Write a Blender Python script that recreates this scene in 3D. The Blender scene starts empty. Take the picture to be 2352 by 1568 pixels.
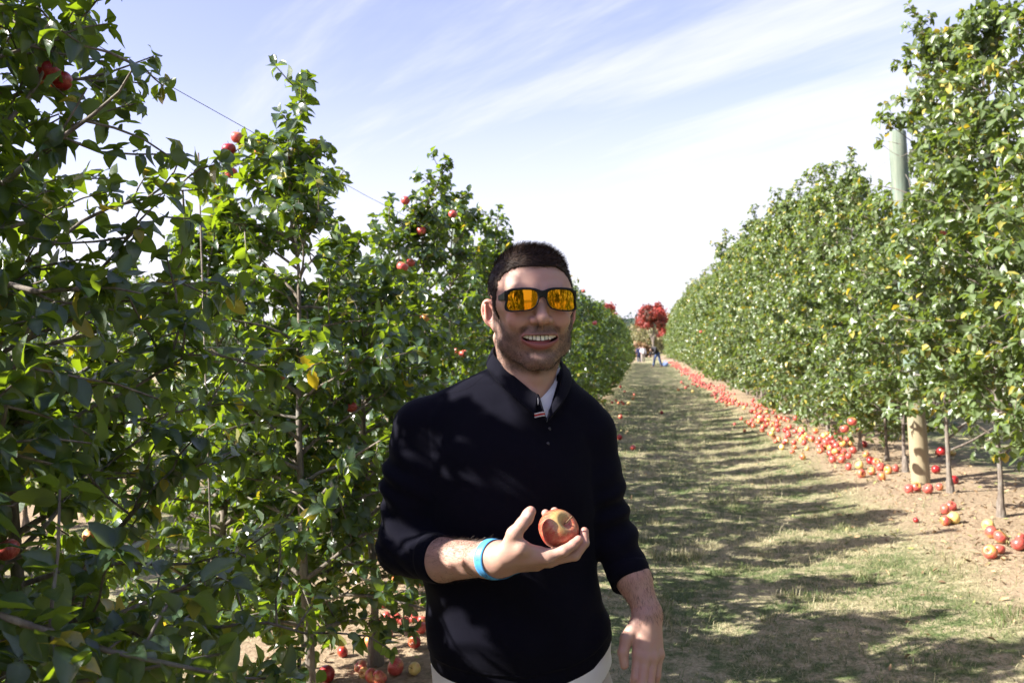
import bpy, math, random
import numpy as np
from mathutils import Vector, Matrix, Euler

# ------------------------------------------------------------------ camera
SC = bpy.context.scene
COL = SC.collection
FPX, PW, PH = 2200.0, 2352.0, 1568.0          # focal length and photo size in measuring pixels
CAM = np.array([0.0, 0.0, 1.42])
_a, _p, _r = math.radians(7.87), math.radians(0.43), math.radians(2.0)
_F = np.array([-math.sin(_a)*math.cos(_p), math.cos(_a)*math.cos(_p), math.sin(_p)])
_R0 = np.array([math.cos(_a), math.sin(_a), 0.0])
_U0 = np.cross(_R0, _F)
_R = _R0*math.cos(_r) - _U0*math.sin(_r)
_U = _U0*math.cos(_r) + _R0*math.sin(_r)

def at(px, py, depth):
    """world point seen at a photo pixel, depth metres along the view axis"""
    return CAM + depth*(_F + (px-PW/2)/FPX*_R - (py-PH/2)/FPX*_U)

def on_plane(px, py, z=0.0):
    d = _F + (px-PW/2)/FPX*_R - (py-PH/2)/FPX*_U
    return CAM + d*((z-CAM[2])/d[2])

def project(P):
    q = np.asarray(P, float) - CAM
    w = q @ _F
    return PW/2 + FPX*(q @ _R)/w, PH/2 - FPX*(q @ _U)/w, w

cam_data = bpy.data.cameras.new('camera')
cam_data.sensor_width = 36.0
cam_data.lens = FPX/PW*36.0
cam_data.clip_start = 0.05
cam_data.clip_end = 6000
cam_data.dof.use_dof = True
cam_data.dof.focus_distance = 1.92
cam_data.dof.aperture_fstop = 9.0
cam = bpy.data.objects.new('camera', cam_data)
COL.objects.link(cam)
cam.matrix_world = Matrix(((_R[0], _U[0], -_F[0], CAM[0]), (_R[1], _U[1], -_F[1], CAM[1]),
                           (_R[2], _U[2], -_F[2], CAM[2]), (0, 0, 0, 1)))
SC.camera = cam

# ------------------------------------------------------------------ light
SUN_EL, SUN_AZ = math.radians(36.0), math.radians(202.0)   # azimuth of the sun, counted from +x anticlockwise
SUN_DIR = np.array([math.cos(SUN_AZ)*math.cos(SUN_EL), math.sin(SUN_AZ)*math.cos(SUN_EL), math.sin(SUN_EL)])
sun_data = bpy.data.lights.new('sun', 'SUN')
sun_data.energy = 5.0
sun_data.angle = math.radians(0.53)
sun_data.color = (1.0, 0.955, 0.88)
sun = bpy.data.objects.new('sun', sun_data)
COL.objects.link(sun)
sun.rotation_euler = Vector(SUN_DIR).to_track_quat('Z', 'Y').to_euler()
sun.location = (-20, -5, 20)

SC.view_settings.view_transform = 'Standard'
SC.view_settings.look = 'None'
SC.view_settings.exposure = 1.68
SC.view_settings.gamma = 1.0
SC.cycles.max_bounces = 8
SC.cycles.transmission_bounces = 6
SC.cycles.use_denoising = True

class NT:
    """small helper for node trees"""
    def __init__(s, tree):
        s.t = tree; s.n = tree.nodes; s.l = tree.links
    def new(s, typ, **kw):
        nd = s.n.new(typ)
        for k, v in kw.items():
            setattr(nd, k, v)
        return nd
    def put(s, sock, v):
        if hasattr(v, 'is_output') or isinstance(v, bpy.types.NodeSocket):
            s.l.new(v, sock)
        elif v is not None:
            if sock.type == 'RGBA' and len(v) == 3:
                v = (*v, 1.0)
            sock.default_value = v
    def math(s, op, a, b=None, c=None, clamp=False):
        nd = s.new('ShaderNodeMath', operation=op); nd.use_clamp = clamp
        s.put(nd.inputs[0], a)
        if b is not None: s.put(nd.inputs[1], b)
        if c is not None: s.put(nd.inputs[2], c)
        return nd.outputs[0]
    def mix(s, f, a, b, blend='MIX'):
        nd = s.new('ShaderNodeMix', data_type='RGBA', blend_type=blend)
        s.put(nd.inputs[0], f); s.put(nd.inputs[6], a); s.put(nd.inputs[7], b)
        return nd.outputs[2]
    def ramp(s, f, stops, interp='LINEAR'):
        nd = s.new('ShaderNodeValToRGB'); cr = nd.color_ramp; cr.interpolation = interp
        while len(cr.elements) < len(stops): cr.elements.new(0.5)
        for e, (p, c) in zip(cr.elements, stops):
            e.position = p
            e.color = (c, c, c, 1) if isinstance(c, (int, float)) else (*c, 1)
        s.put(nd.inputs[0], f)
        return nd.outputs[0]
    def noise(s, vec, scale, detail=4, rough=0.55, dist=0.0, out='Fac'):
        nd = s.new('ShaderNodeTexNoise')
        if vec is not None: s.put(nd.inputs['Vector'], vec)
        nd.inputs['Scale'].default_value = scale; nd.inputs['Detail'].default_value = detail
        nd.inputs['Roughness'].default_value = rough; nd.inputs['Distortion'].default_value = dist
        return nd.outputs[out]
    def smooth(s, f, a, b):
        nd = s.new('ShaderNodeMapRange', interpolation_type='SMOOTHSTEP')
        s.put(nd.inputs[0], f); nd.inputs[1].default_value = a; nd.inputs[2].default_value = b
        return nd.outputs[0]
    def mapping(s, vec, loc=(0,0,0), rot=(0,0,0), scale=(1,1,1)):
        nd = s.new('ShaderNodeMapping')
        s.put(nd.inputs[0], vec); nd.inputs[1].default_value = loc
        nd.inputs[2].default_value = rot; nd.inputs[3].default_value = scale
        return nd.outputs[0]
    def bump(s, h, strength=0.3, dist=0.01, normal=None):
        nd = s.new('ShaderNodeBump')
        nd.inputs['Strength'].default_value = strength; nd.inputs['Distance'].default_value = dist
        s.put(nd.inputs['Height'], h)
        if normal is not None: s.put(nd.inputs['Normal'], normal)
        return nd.outputs[0]

world = bpy.data.worlds.new('World')
SC.world = world
world.use_nodes = True
W = NT(world.node_tree)
W.n.clear()
wo = W.new('ShaderNodeOutputWorld'); bg = W.new('ShaderNodeBackground')
sky = W.new('ShaderNodeTexSky', sky_type='NISHITA')
sky.sun_disc = False
sky.sun_elevation = SUN_EL
# NISHITA: rotation 0 puts the sun on +y and turns clockwise seen from above
sky.sun_rotation = math.pi/2 - SUN_AZ
sky.air_density = 1.0; sky.dust_density = 1.2; sky.ozone_density = 2.0
tc = W.new('ShaderNodeTexCoord'); sep = W.new('ShaderNodeSeparateXYZ')
W.l.new(tc.outputs['Generated'], sep.inputs[0])
zz = W.math('ADD', W.math('MAXIMUM', sep.outputs[2], 0.0), 0.16)
cx = W.math('DIVIDE', sep.outputs[0], zz); cy = W.math('DIVIDE', sep.outputs[1], zz)
cmb = W.new('ShaderNodeCombineXYZ'); W.l.new(cx, cmb.inputs[0]); W.l.new(cy, cmb.inputs[1])
v1 = W.mapping(W.mapping(cmb.outputs[0], rot=(0, 0, math.radians(38))), scale=(0.40, 1.5, 1))
n1 = W.noise(v1, 1.5, 9, 0.60, 0.35)
n2 = W.noise(W.mapping(cmb.outputs[0], loc=(3.1, 1.7, 0)), 0.55, 3, 0.5)
n3 = W.noise(W.mapping(W.mapping(cmb.outputs[0], rot=(0, 0, math.radians(47))), loc=(1, 2, 0), scale=(0.3, 3.4, 1)), 2.4, 6, 0.65, 0.5)
# cover grows towards the lower sky and to the right of the lane, where the cirrus sheet lies
cov = W.math('ADD', W.math('MULTIPLY', cx, 0.22), W.math('MULTIPLY', cy, 0.115))
dens = W.math('ADD', W.math('ADD', W.math('MULTIPLY', n1, 1.5), W.math('MULTIPLY', n2, 0.35)), W.math('MULTIPLY', n3, 0.30))
mask = W.smooth(W.math('ADD', dens, cov), 1.13, 1.74)
low = W.smooth(sep.outputs[2], 0.30, 0.02)
mask = W.math('MAXIMUM', mask, W.math('MULTIPLY', low, 0.80))
skycol = W.mix(1.0, sky.outputs[0], (1.95, 1.45, 1.60), 'MULTIPLY')
colr = W.mix(mask, skycol, (5.6, 5.7, 6.35))
W.put(bg.inputs[0], colr); bg.inputs[1].default_value = 0.0605
W.l.new(bg.outputs[0], wo.inputs[0])

# ------------------------------------------------------------------ helpers
def tag(o, label=None, cat=None, group=None, kind=None):
    if label: o['label'] = label
    if cat: o['category'] = cat
    if group: o['group'] = group
    if kind: o['kind'] = kind
    return o

def mesh_np(name, V, Fq, mat=None, smooth=True, attrs=None, mats=None, fmat=None):
    """mesh from numpy arrays; Fq is an (n,3) or (n,4) int array (or a list of such)"""
    V = np.ascontiguousarray(V, dtype=np.float32)
    if not isinstance(Fq, (list, tuple)): Fq = [Fq]
    Fq = [np.asarray(f, dtype=np.int32) for f in Fq if len(f)]
    loops = np.concatenate([f.ravel() for f in Fq])
    tot = np.concatenate([np.full(len(f), f.shape[1], np.int32) for f in Fq])
    start = np.concatenate([[0], np.cumsum(tot)[:-1]]).astype(np.int32)
    me = bpy.data.meshes.new(name)
    me.vertices.add(len(V)); me.vertices.foreach_set('co', V.ravel())
    me.loops.add(len(loops)); me.loops.foreach_set('vertex_index', loops)
    me.polygons.add(len(tot)); me.polygons.foreach_set('loop_start', start)
    me.polygons.foreach_set('loop_total', tot)
    if smooth: me.polygons.foreach_set('use_smooth', np.ones(len(tot), bool))
    if mats:
        for m in mats: me.materials.append(m)
        if fmat is not None: me.polygons.foreach_set('material_index', np.asarray(fmat, np.int32))
    elif mat: me.materials.append(mat)
    if attrs:
        for k, (dom, arr) in attrs.items():
            at_ = me.attributes.new(k, 'FLOAT', dom)
            at_.data.foreach_set('value', np.asarray(arr, np.float32).ravel())
    me.update(calc_edges=True)
    me.validate()
    return me

def link(name, me, parent=None, loc=None):
    o = bpy.data.objects.new(name, me)
    COL.objects.link(o)
    if parent is not None: o.parent = parent
    if loc is not None: o.location = loc
    return o

def empty(name, loc=(0, 0, 0), rz=0.0):
    o = bpy.data.objects.new(name, None)
    COL.objects.link(o)
    o.location = loc; o.rotation_euler = (0, 0, rz); o.empty_display_size = 0.2
    return o

def copy_tree(root, loc, rz=0.0, sc=1.0, kids=True):
    r = root.copy(); COL.objects.link(r)
    r.location = loc; r.rotation_euler = (0, 0, rz); r.scale = (sc, sc, sc)
    if kids:
        for ch in root.children:
            c = ch.copy(); COL.objects.link(c); c.parent = r
            for g in ch.children:
                d = g.copy(); COL.objects.link(d); d.parent = c
    return r

def unit(v):
    v = np.asarray(v, float)
    return v/np.maximum(np.linalg.norm(v, axis=-1, keepdims=True), 1e-9)

def tubes(paths, seg=6):
    """one mesh of tapered tubes; paths: list of (points (n,3), radii (n,))"""
    V, Fq, o = [], [], 0
    ang = np.arange(seg)/seg*2*np.pi
    for pts, rad in paths:
        pts = np.asarray(pts, float); rad = np.asarray(rad, float); n = len(pts)
        t = unit(np.gradient(pts, axis=0))
        ref = np.array([0, 0, 1.0]) if abs(t[0][2]) < 0.8 else np.array([1.0, 0, 0])
        u = unit(np.cross(t, ref)); w = np.cross(t, u)
        ring = pts[:, None, :] + rad[:, None, None]*(np.cos(ang)[None, :, None]*u[:, None, :] + np.sin(ang)[None, :, None]*w[:, None, :])
        V.append(ring.reshape(-1, 3))
        i = np.arange(n-1)[:, None]*seg; j = np.arange(seg)[None, :]; k = (j+1) % seg
        q = np.stack([i+j, i+k, i+seg+k, i+seg+j], -1).reshape(-1, 4) + o
        Fq.append(q); o += n*seg
        V.append(pts[-1][None] + t[-1]*rad[-1]*0.5); 
        tip = o; o += 1
        jj = np.arange(seg); base = tip-seg
        Fq.append(np.stack([base+jj, base+(jj+1) % seg, np.full(seg, tip), np.full(seg, tip)], -1)[:, :3])
    V = np.concatenate(V)
    quads = np.concatenate([f for f in Fq if f.shape[1] == 4]); tris = np.concatenate([f for f in Fq if f.shape[1] == 3])
    return V, [quads, tris]

# ------------------------------------------------------------------ materials
def mat(name):
    m = bpy.data.materials.new(name); m.use_nodes = True
    t = NT(m.node_tree); t.n.clear()
    out = t.new('ShaderNodeOutputMaterial')
    return m, t, out

def pbsdf(t, out=None, **kw):
    b = t.new('ShaderNodeBsdfPrincipled')
    for k, v in kw.items():
        t.put(b.inputs[k.replace('_', ' ')], v)
    if out is not None: t.l.new(b.outputs[0], out.inputs[0])
    return b

def attr(t, name, out='Fac'):
    a = t.new('ShaderNodeAttribute'); a.attribute_name = name
    return a.outputs[out]

def leaf_material(name, dark, mid, pale, trans, rough=0.38, yel=0.965):
    m, t, out = mat(name)
    tint = attr(t, 'tint'); age = attr(t, 'age')
    geo = t.new('ShaderNodeNewGeometry')
    c = t.ramp(tint, [(0.0, dark), (0.55, mid), (1.0, tuple(x*1.25 for x in mid))])
    co = t.new('ShaderNodeTexCoord')
    spots = t.smooth(t.noise(co.outputs['Object'], 55, 3), 0.62, 0.75)
    isyel = t.smooth(age, yel, yel+0.03)
    c = t.mix(isyel, c, (0.42, 0.34, 0.035))
    c = t.mix(t.math('MULTIPLY', spots, 0.35), c, (0.16, 0.13, 0.03))
    vein = attr(t, 'vein')
    c = t.mix(t.math('MULTIPLY', vein, 0.45), c, tuple(x*2.0 for x in pale))
    cb = t.mix(geo.outputs['Backfacing'], c, t.mix(0.6, c, pale))
    b = pbsdf(t, None, Base_Color=cb, Roughness=t.math('ADD', t.math('MULTIPLY', geo.outputs['Backfacing'], 0.25), rough))
    b.inputs['IOR'].default_value = 1.46
    b.inputs['Specular IOR Level'].default_value = 0.9
    t.put(b.inputs['Normal'], t.bump(t.noise(co.outputs['Object'], 130, 2), 0.25, 0.004))
    tr = t.new('ShaderNodeBsdfTranslucent')
    tcol = t.mix(isyel, t.mix(tint, tuple(x*0.72 for x in trans), trans), (0.75, 0.55, 0.03))
    t.put(tr.inputs[0], tcol)
    mx = t.new('ShaderNodeMixShader'); mx.inputs[0].default_value = 0.35
    t.l.new(b.outputs[0], mx.inputs[1]); t.l.new(tr.outputs[0], mx.inputs[2]); t.l.new(mx.outputs[0], out.inputs[0])
    return m

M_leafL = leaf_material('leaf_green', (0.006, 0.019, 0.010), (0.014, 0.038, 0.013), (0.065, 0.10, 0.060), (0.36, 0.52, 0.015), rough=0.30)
M_leafR = leaf_material('leaf_light_green', (0.032, 0.064, 0.017), (0.072, 0.118, 0.030), (0.14, 0.17, 0.09), (0.30, 0.42, 0.04), rough=0.36, yel=0.93)

m, t, out = mat('bark'); M_bark = m
co = t.new('ShaderNodeTexCoord')
v = t.mapping(co.outputs['Object'], scale=(60, 60, 12))
n = t.noise(v, 1.0, 6, 0.65)
n_big = t.noise(co.outputs['Object'], 9, 4)
c = t.ramp(n, [(0.3, (0.07, 0.055, 0.045)), (0.55, (0.18, 0.15, 0.12)), (0.8, (0.32, 0.28, 0.235))])
c = t.mix(t.smooth(n_big, 0.5, 0.7), c, (0.20, 0.19, 0.165))
b = pbsdf(t, out, Base_Color=c, Roughness=0.85)
t.put(b.inputs['Normal'], t.bump(n, 0.7, 0.006))

m, t, out = mat('treated_wood'); M_post = m
co = t.new('ShaderNodeTexCoord'); sp = t.new('ShaderNodeSeparateXYZ'); t.l.new(co.outputs['Object'], sp.inputs[0])
v = t.mapping(co.outputs['Object'], scale=(30, 30, 2.2))
n = t.noise(v, 1.0, 6, 0.6, 0.4)
c = t.ramp(n, [(0.3, (0.085, 0.115, 0.085)), (0.5, (0.15, 0.185, 0.14)), (0.75, (0.22, 0.245, 0.19))])
c = t.mix(t.smooth(t.noise(co.outputs['Object'], 4, 3), 0.45, 0.7), c, (0.12, 0.19, 0.155))
c = t.mix(t.smooth(sp.outputs[2], 1.2, 0.4), c, (0.30, 0.25, 0.155))
b = pbsdf(t, out, Base_Color=c, Roughness=0.8)
t.put(b.inputs['Normal'], t.bump(n, 0.6, 0.006))

m, t, out = mat('galvanised_wire'); M_wire = m
pbsdf(t, out, Base_Color=(0.28, 0.28, 0.30), Metallic=0.8, Roughness=0.45)

# ground: dry mown grass in the lane, bare soil strips under the trees
def ground_z(x, y):
    x = np.asarray(x, float); y = np.asarray(y, float)
    lane = np.exp(-((x-0.75)/1.25)**4)*0.085
    z = -lane
    z = z + 0.018*np.sin(x*2.3+y*0.9)*np.sin(y*1.7+0.4) + 0.008*np.sin(x*7.1+1.3)*np.sin(y*6.3)
    z = z - 0.55*np.clip((y-66)/40, 0, 1)**1.5
    return z

m, t, out = mat('ground'); M_ground = m
geo = t.new('ShaderNodeNewGeometry'); sp = t.new('ShaderNodeSeparateXYZ'); t.l.new(geo.outputs['Position'], sp.inputs[0])
P = geo.outputs['Position']
fine = t.noise(P, 60, 6, 0.7); med = t.noise(P, 9, 5, 0.6); big = t.noise(P, 1.3, 4, 0.6); clod = t.noise(P, 28, 5, 0.65)
soil = t.ramp(clod, [(0.3, (0.15, 0.105, 0.065)), (0.5, (0.32, 0.24, 0.155)), (0.72, (0.45, 0.355, 0.24))])
soil = t.mix(t.smooth(big, 0.4, 0.7), soil, t.mix(0.5, soil, (0.34, 0.265, 0.18)))
straw = t.ramp(fine, [(0.28, (0.16, 0.135, 0.072)), (0.5, (0.37, 0.32, 0.19)), (0.72, (0.54, 0.48, 0.31))])
green = t.ramp(fine, [(0.3, (0.050, 0.072, 0.025)), (0.55, (0.13, 0.165, 0.065)), (0.75, (0.24, 0.27, 0.13))])
turf = t.mix(t.smooth(t.math('ADD', t.math('MULTIPLY', med, 0.6), t.math('MULTIPLY', big, 0.4)), 0.42, 0.58), straw, green)
# mask: lane between the rows is turf
edge = t.math('MULTIPLY', t.math('SUBTRACT', t.math('ADD', t.math('MULTIPLY', med, 0.7), t.math('MULTIPLY', big, 0.5)), 0.6), 1.3)
xw = t.math('ADD', t.math('ADD', sp.outputs[0], edge), t.math('MULTIPLY', t.smooth(sp.outputs[0], 0.6, -0.6), t.math('ADD', 0.10, t.math('MULTIPLY', t.smooth(sp.outputs[1], 6, 9), 0.5))))
# periodic rows 3.95 m apart: distance from the nearest lane centre
ph = t.math('PINGPONG', t.math('ADD', xw, 1.25), 3.95/2)
isl = t.smooth(ph, 0.55, 1.05)
c = t.mix(isl, soil, turf)
far = t.smooth(sp.outputs[1], 140, 170)
c = t.mix(far, c, (0.22, 0.20, 0.09))
b = pbsdf(t, out, Base_Color=c, Roughness=0.95)
b.inputs['Specular IOR Level'].default_value = 0.15
h = t.math('ADD', t.math('MULTIPLY', fine, 0.4), clod)
t.put(b.inputs['Normal'], t.bump(h, 0.9, 0.03))

def build_ground():
    xs = np.concatenate([[-1500, -700, -300, -120, -60, -30, -18, -12], np.arange(-9, 9.01, 0.15), [12, 18, 30, 60, 120, 300, 700, 1500]])
    ys = np.concatenate([[-600, -200, -80, -30, -15], np.arange(-9, 24, 0.15), np.arange(24, 140, 1.5), [150, 170, 200, 260, 340, 450, 600, 900, 1500]])
    X, Y = np.meshgrid(xs, ys)
    Z = ground_z(X, Y)
    V = np.stack([X, Y, Z], -1).reshape(-1, 3)
    nx = len(xs); i = np.arange(len(ys)-1)[:, None]*nx; j = np.arange(nx-1)[None]
    q = np.stack([i+j, i+j+1, i+nx+j+1, i+nx+j], -1).reshape(-1, 4)
    o = link('ground', mesh_np('ground', V, q, M_ground))
    tag(o, kind='structure')
build_ground()
# ------------------------------------------------------------------ apple trees
def leaf_arrays(base, d, n, L, Wd, fold, curl, tint, age, lod):
    """many leaves in one numpy pass -> V, quads, face attrs"""
    base, d, n = (np.asarray(a, float) for a in (base, d, n))
    d = unit(d); n = unit(n - d*np.sum(n*d, -1, keepdims=True)); s = np.cross(d, n)
    if lod == 0:
        T = np.array([-0.30, -0.02, 0.10, 0.32, 0.58, 0.82, 1.0])
        Wt = np.array([0.02, 0.035, 0.62, 0.98, 0.90, 0.50, 0.03])
    elif lod == 1:
        T = np.array([-0.2, 0.0, 0.38, 0.75, 1.0]); Wt = np.array([0.02, 0.05, 1.0, 0.68, 0.04])
    else:
        T = np.array([0.0, 0.45, 1.0]); Wt = np.array([0.12, 1.0, 0.08])
    N, K = len(base), len(T)
    S = np.array([-1.0, 0.0, 1.0])
    t_ = T[None, :, None]; s_ = S[None, None, :]; w_ = Wt[None, :, None]
    L_ = L[:, None, None]; W_ = (Wd*0.5)[:, None, None]
    tc_ = np.clip(t_, 0, 1)
    lat = s_*w_*W_
    wav = 0.09*np.sin(tc_*9 + (tint*40)[:, None, None] + s_*1.5)*w_
    up = fold[:, None, None]*np.abs(s_)*w_*W_ - curl[:, None, None]*tc_**2*L_ + wav*W_*np.abs(s_)*1.6
    along = t_*L_*(1 - 0.22*curl[:, None, None]*tc_)
    V = (base[:, None, None, :] + along[..., None]*d[:, None, None, :] + lat[..., None]*s[:, None, None, :]
         + up[..., None]*n[:, None, None, :])
    V = V.reshape(-1, 3)
    i = np.arange(K-1)[:, None]*3; j = np.arange(2)[None]
    q = np.stack([i+j, i+j+1, i+3+j+1, i+3+j], -1).reshape(-1, 4)
    Q = (q[None] + (np.arange(N)*K*3)[:, None, None]).reshape(-1, 4)
    nf = len(q)
    vein = np.tile(np.tile([0, 1, 0], K), N)
    return V, Q, {'tint': ('FACE', np.repeat(tint, nf)), 'age': ('FACE', np.repeat(age, nf)), 'vein': ('POINT', vein)}

def grow(seed, H=2.5, R=0.75, z0=0.55, nl=30, leaf=0.068, step=0.03, lean=(0, 0), lod=0, ry=None, shoots=3, top=0.45, sides=8):
    """skeleton and foliage of a slender orchard apple tree"""
    rg = np.random.default_rng(seed)
    ry = ry or R
    trunk = []
    nz = 12
    wob = np.cumsum(rg.normal(0, 0.012, (nz, 2)), 0)
    for i in range(nz):
        f = i/(nz-1)
        trunk.append([lean[0]*f + wob[i, 0]*f**0.3, lean[1]*f + wob[i, 1]*f**0.3, -0.06 + (H*0.93+0.06)*f])
    trunk = np.array(trunk)
    tr = 0.0225*(1-np.linspace(0, 1, nz)**0.9*0.86); tr[0] *= 1.5; 
    paths = [(trunk, tr)]
    # swollen graft near the ground
    paths.append((np.array([[0, 0, -0.05], [0.004, 0, 0.04], [0, 0.004, 0.10], [0, 0, 0.16]])*1.0, np.array([0.044, 0.038, 0.033, 0.021])))
    B, D, Nn = [], [], []
    def add_leaves(pts, st, droop, dens=1.0):
        seg = np.diff(pts, axis=0); ln = np.linalg.norm(seg, axis=1); tot = ln.sum()
        m_ = max(1, int(tot/st*dens))
        s_ = np.sort(rg.uniform(0.0, 1.0, m_))*tot; cum = np.concatenate([[0], np.cumsum(ln)])
        k = np.clip(np.searchsorted(cum, s_)-1, 0, len(ln)-1)
        p = pts[k] + seg[k]*((s_-cum[k])/np.maximum(ln[k], 1e-6))[:, None]
        td = seg[k]/np.maximum(ln[k], 1e-6)[:, None]
        rad = unit(rg.normal(0, 1, (m_, 3)) + np.array([0, 0, 0.35]))
        rad = unit(rad - td*np.sum(rad*td, -1, keepdims=True)*0.6)
        dd = unit(rad*0.9 + td*0.45 + np.array([0, 0, -1.0])*(droop + rg.uniform(-0.1, 0.55, m_))[:, None])
        nn = unit(np.array([0, 0, 1.0]) + rad*0.9 + rg.normal(0, 0.35, (m_, 3)))
        B.append(p + rad*0.004); D.append(dd); Nn.append(nn)
    def rosette(p, axis, k, droop):
        a = rg.uniform(0, 6.28) + np.arange(k)*2.4
        u = unit(np.cross(axis, [0.3, 0.2, 1.0])); w = np.cross(axis, u)
        rad = np.cos(a)[:, None]*u + np.sin(a)[:, None]*w
        dd = unit(rad + axis*rg.uniform(0.1, 0.7, k)[:, None] + np.array([0, 0, -1.0])*(droop+rg.uniform(0, 0.5, k))[:, None])
        nn = unit(axis*0.8 + np.array([0, 0, 0.7]) - rad*0.2 + rg.normal(0, 0.2, (k, 3)))
        B.append(np.repeat(p[None], k, 0) + dd*0.006); D.append(dd); Nn.append(nn)
    # limbs
    ga = rg.uniform(0, 6.28)
    for i in range(nl):
        f = (i + rg.uniform(0, 0.8))/nl
        z = z0 + (H*0.95 - z0)*f
        ga += 2.399 + rg.normal(0, 0.3)
        ang = np.array([math.cos(ga), math.sin(ga)])
        Lr = 1.0/math.sqrt((ang[0]/R)**2 + (ang[1]/ry)**2)
        prof = (1-f)**0.62*1.02 + 0.13 if f > 0.25 else 0.83 + f*0.6
        Ln = Lr*prof*rg.uniform(0.72, 1.15)
        base = np.array([np.interp(z, trunk[:, 2], trunk[:, 0]), np.interp(z, trunk[:, 2], trunk[:, 1]), z])
        el = math.radians(rg.uniform(5, 35) + 25*f)
        sag = rg.uniform(0.15, 0.55)*(1-f*0.5)
        ns = 7; pts = [base]; dirv = np.array([ang[0]*math.cos(el), ang[1]*math.cos(el), math.sin(el)])
        for k in range(ns):
            dirv = unit(dirv + rg.normal(0, 0.13, 3) + np.array([0, 0, -sag*0.22]))
            pts.append(pts[-1] + dirv*Ln/ns)
        pts = np.array(pts); pts[:, 2] = np.maximum(pts[:, 2], 0.16 if lod == 0 else 0.28)
        rb = 0.0105*(1-f*0.55)*rg.uniform(0.8, 1.25)
        paths.append((pts, rb*(1-np.linspace(0, 1, ns+1)*0.78)))
        add_leaves(pts[2:], step*1.0, 0.15)
        rosette(pts[-1], unit(pts[-1]-pts[-2]), 5, 0.1)
        ntw = int(max(3, Ln/0.085))
        for j in range(ntw):
            g = rg.uniform(0.12, 1.0)*ns; k = min(int(g), ns-1)
            p = pts[k] + (pts[k+1]-pts[k])*(g-k)
            tdir = unit(unit(pts[k+1]-pts[k])*0.6 + unit(rg.normal(0, 1, 3)*np.array([1, 1, 0.8]) + np.array([0, 0, 0.25])))
            tl = rg.uniform(0.05, 0.26)*(1.1-0.3*f)
            tp = [p]; dv = tdir
            for _ in range(3):
                dv = unit(dv + rg.normal(0, 0.18, 3) + np.array([0, 0, -0.05])); tp.append(tp[-1]+dv*tl/3)
            tp = np.array(tp)
            paths.append((tp, np.array([0.0030, 0.0026, 0.0022, 0.0018])))
            add_leaves(tp, step, 0.15, 1.15)
            rosette(tp[-1], unit(tp[-1]-tp[-2]), int(rg.integers(3, 6)), 0.1)
    # leader and upright shoots at the top
    for i in range(shoots):
        p0 = trunk[-1] + (rg.normal(0, 0.10, 3)*np.array([1, 1, 0.5])*(i > 0)) - np.array([0, 0, 0.25*(i > 0)])
        dv = unit(np.array([rg.normal(0, 0.18), rg.normal(0, 0.18), 1.0])); ln = top*(1 if i == 0 else rg.uniform(0.5, 0.95))
        tp = [p0]
        for _ in range(5):
            dv = unit(dv + rg.normal(0, 0.08, 3)); tp.append(tp[-1]+dv*ln/5)
        tp = np.array(tp); paths.append((tp, np.linspace(0.006, 0.002, 6)))
        add_leaves(tp, step*0.55, 0.0)
        rosette(tp[-1], unit(tp[-1]-tp[-2]), 6, -0.25)
        for _ in range(5):
            k = int(rg.integers(0, 5)); dv2 = unit(np.array([rg.normal(0, 1), rg.normal(0, 1), 0.6])); l2 = rg.uniform(0.06, 0.22)
            tq = np.array([tp[k], tp[k]+dv2*l2*0.5, tp[k]+dv2*l2 + np.array([0, 0, 0.01])])
            paths.append((tq, np.array([0.003, 0.0025, 0.002]))); add_leaves(tq, step*0.8, 0.1); rosette(tq[-1], dv2, 5, 0.1)
    B, D, Nn = np.concatenate(B), np.concatenate(D), np.concatenate(Nn)
    N = len(B)
    L = leaf*rg.uniform(0.62, 1.28, N); Wd = L*rg.uniform(0.56, 0.76, N)
    return dict(paths=paths, B=B, D=D, N=Nn, L=L, W=Wd, fold=rg.uniform(0.0, 0.85, N), curl=rg.uniform(-0.1, 0.62, N),
                tint=rg.uniform(0, 1, N), age=rg.uniform(0, 1, N), trunk=trunk)

SUN_GAPS = []     # (point, radius): where a gap in the foliage lets the sun through to the person
def tree_meshes(g, lod, mleaf, origin=None, extra_cut=None):
    keep = np.ones(len(g['B']), bool)
    if origin is not None:
        c = g['B'] + g['D']*g['L'][:, None]*0.5 + np.asarray(origin)
        for (pt, rad) in SUN_GAPS:
            q = c - np.asarray(pt); al = q @ SUN_DIR
            dist = np.linalg.norm(q - al[:, None]*SUN_DIR, axis=1)
            keep &= ~((dist < rad + 0.02) & (al > 0))
        if extra_cut is not None: keep &= ~extra_cut(c)
    V, Q, A = leaf_arrays(g['B'][keep], g['D'][keep], g['N'][keep], g['L'][keep], g['W'][keep], g['fold'][keep], g['curl'][keep],
                          g['tint'][keep], g['age'][keep], lod)
    crown = mesh_np('crown', V, Q, mleaf, attrs=A)
    paths = g['paths']
    if origin is not None and SUN_GAPS:
        mid = np.array([p[0][len(p[0])//2] for p in paths]) + np.asarray(origin); thin = np.array([p[1][0] < 0.007 for p in paths])
        tip = np.array([p[0][-1] for p in paths]) + np.asarray(origin); drop = np.zeros(len(paths), bool)
        for (pt, rad) in SUN_GAPS:
            for c3 in (mid, tip):
                q = c3 - np.asarray(pt); al = q @ SUN_DIR
                drop |= (np.linalg.norm(q - al[:, None]*SUN_DIR, axis=1) < rad+0.01) & (al > 0) & thin
        paths = [p for p, d_ in zip(paths, drop) if not d_]
    if origin is not None and extra_cut is not None:
        paths = [p for p in paths[:2]] + [p for p in paths[2:] if not extra_cut(p[0][-1][None] + np.asarray(origin))[0]]
    if lod == 0: Vw, Fw = tubes(paths, 6)
    else: Vw, Fw = tubes([p for p in paths if lod < 2 or p[1][0] > 0.004], 5 if lod == 1 else 4)
    wood = mesh_np('trunk', Vw, Fw, M_bark)
    return crown, wood

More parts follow.
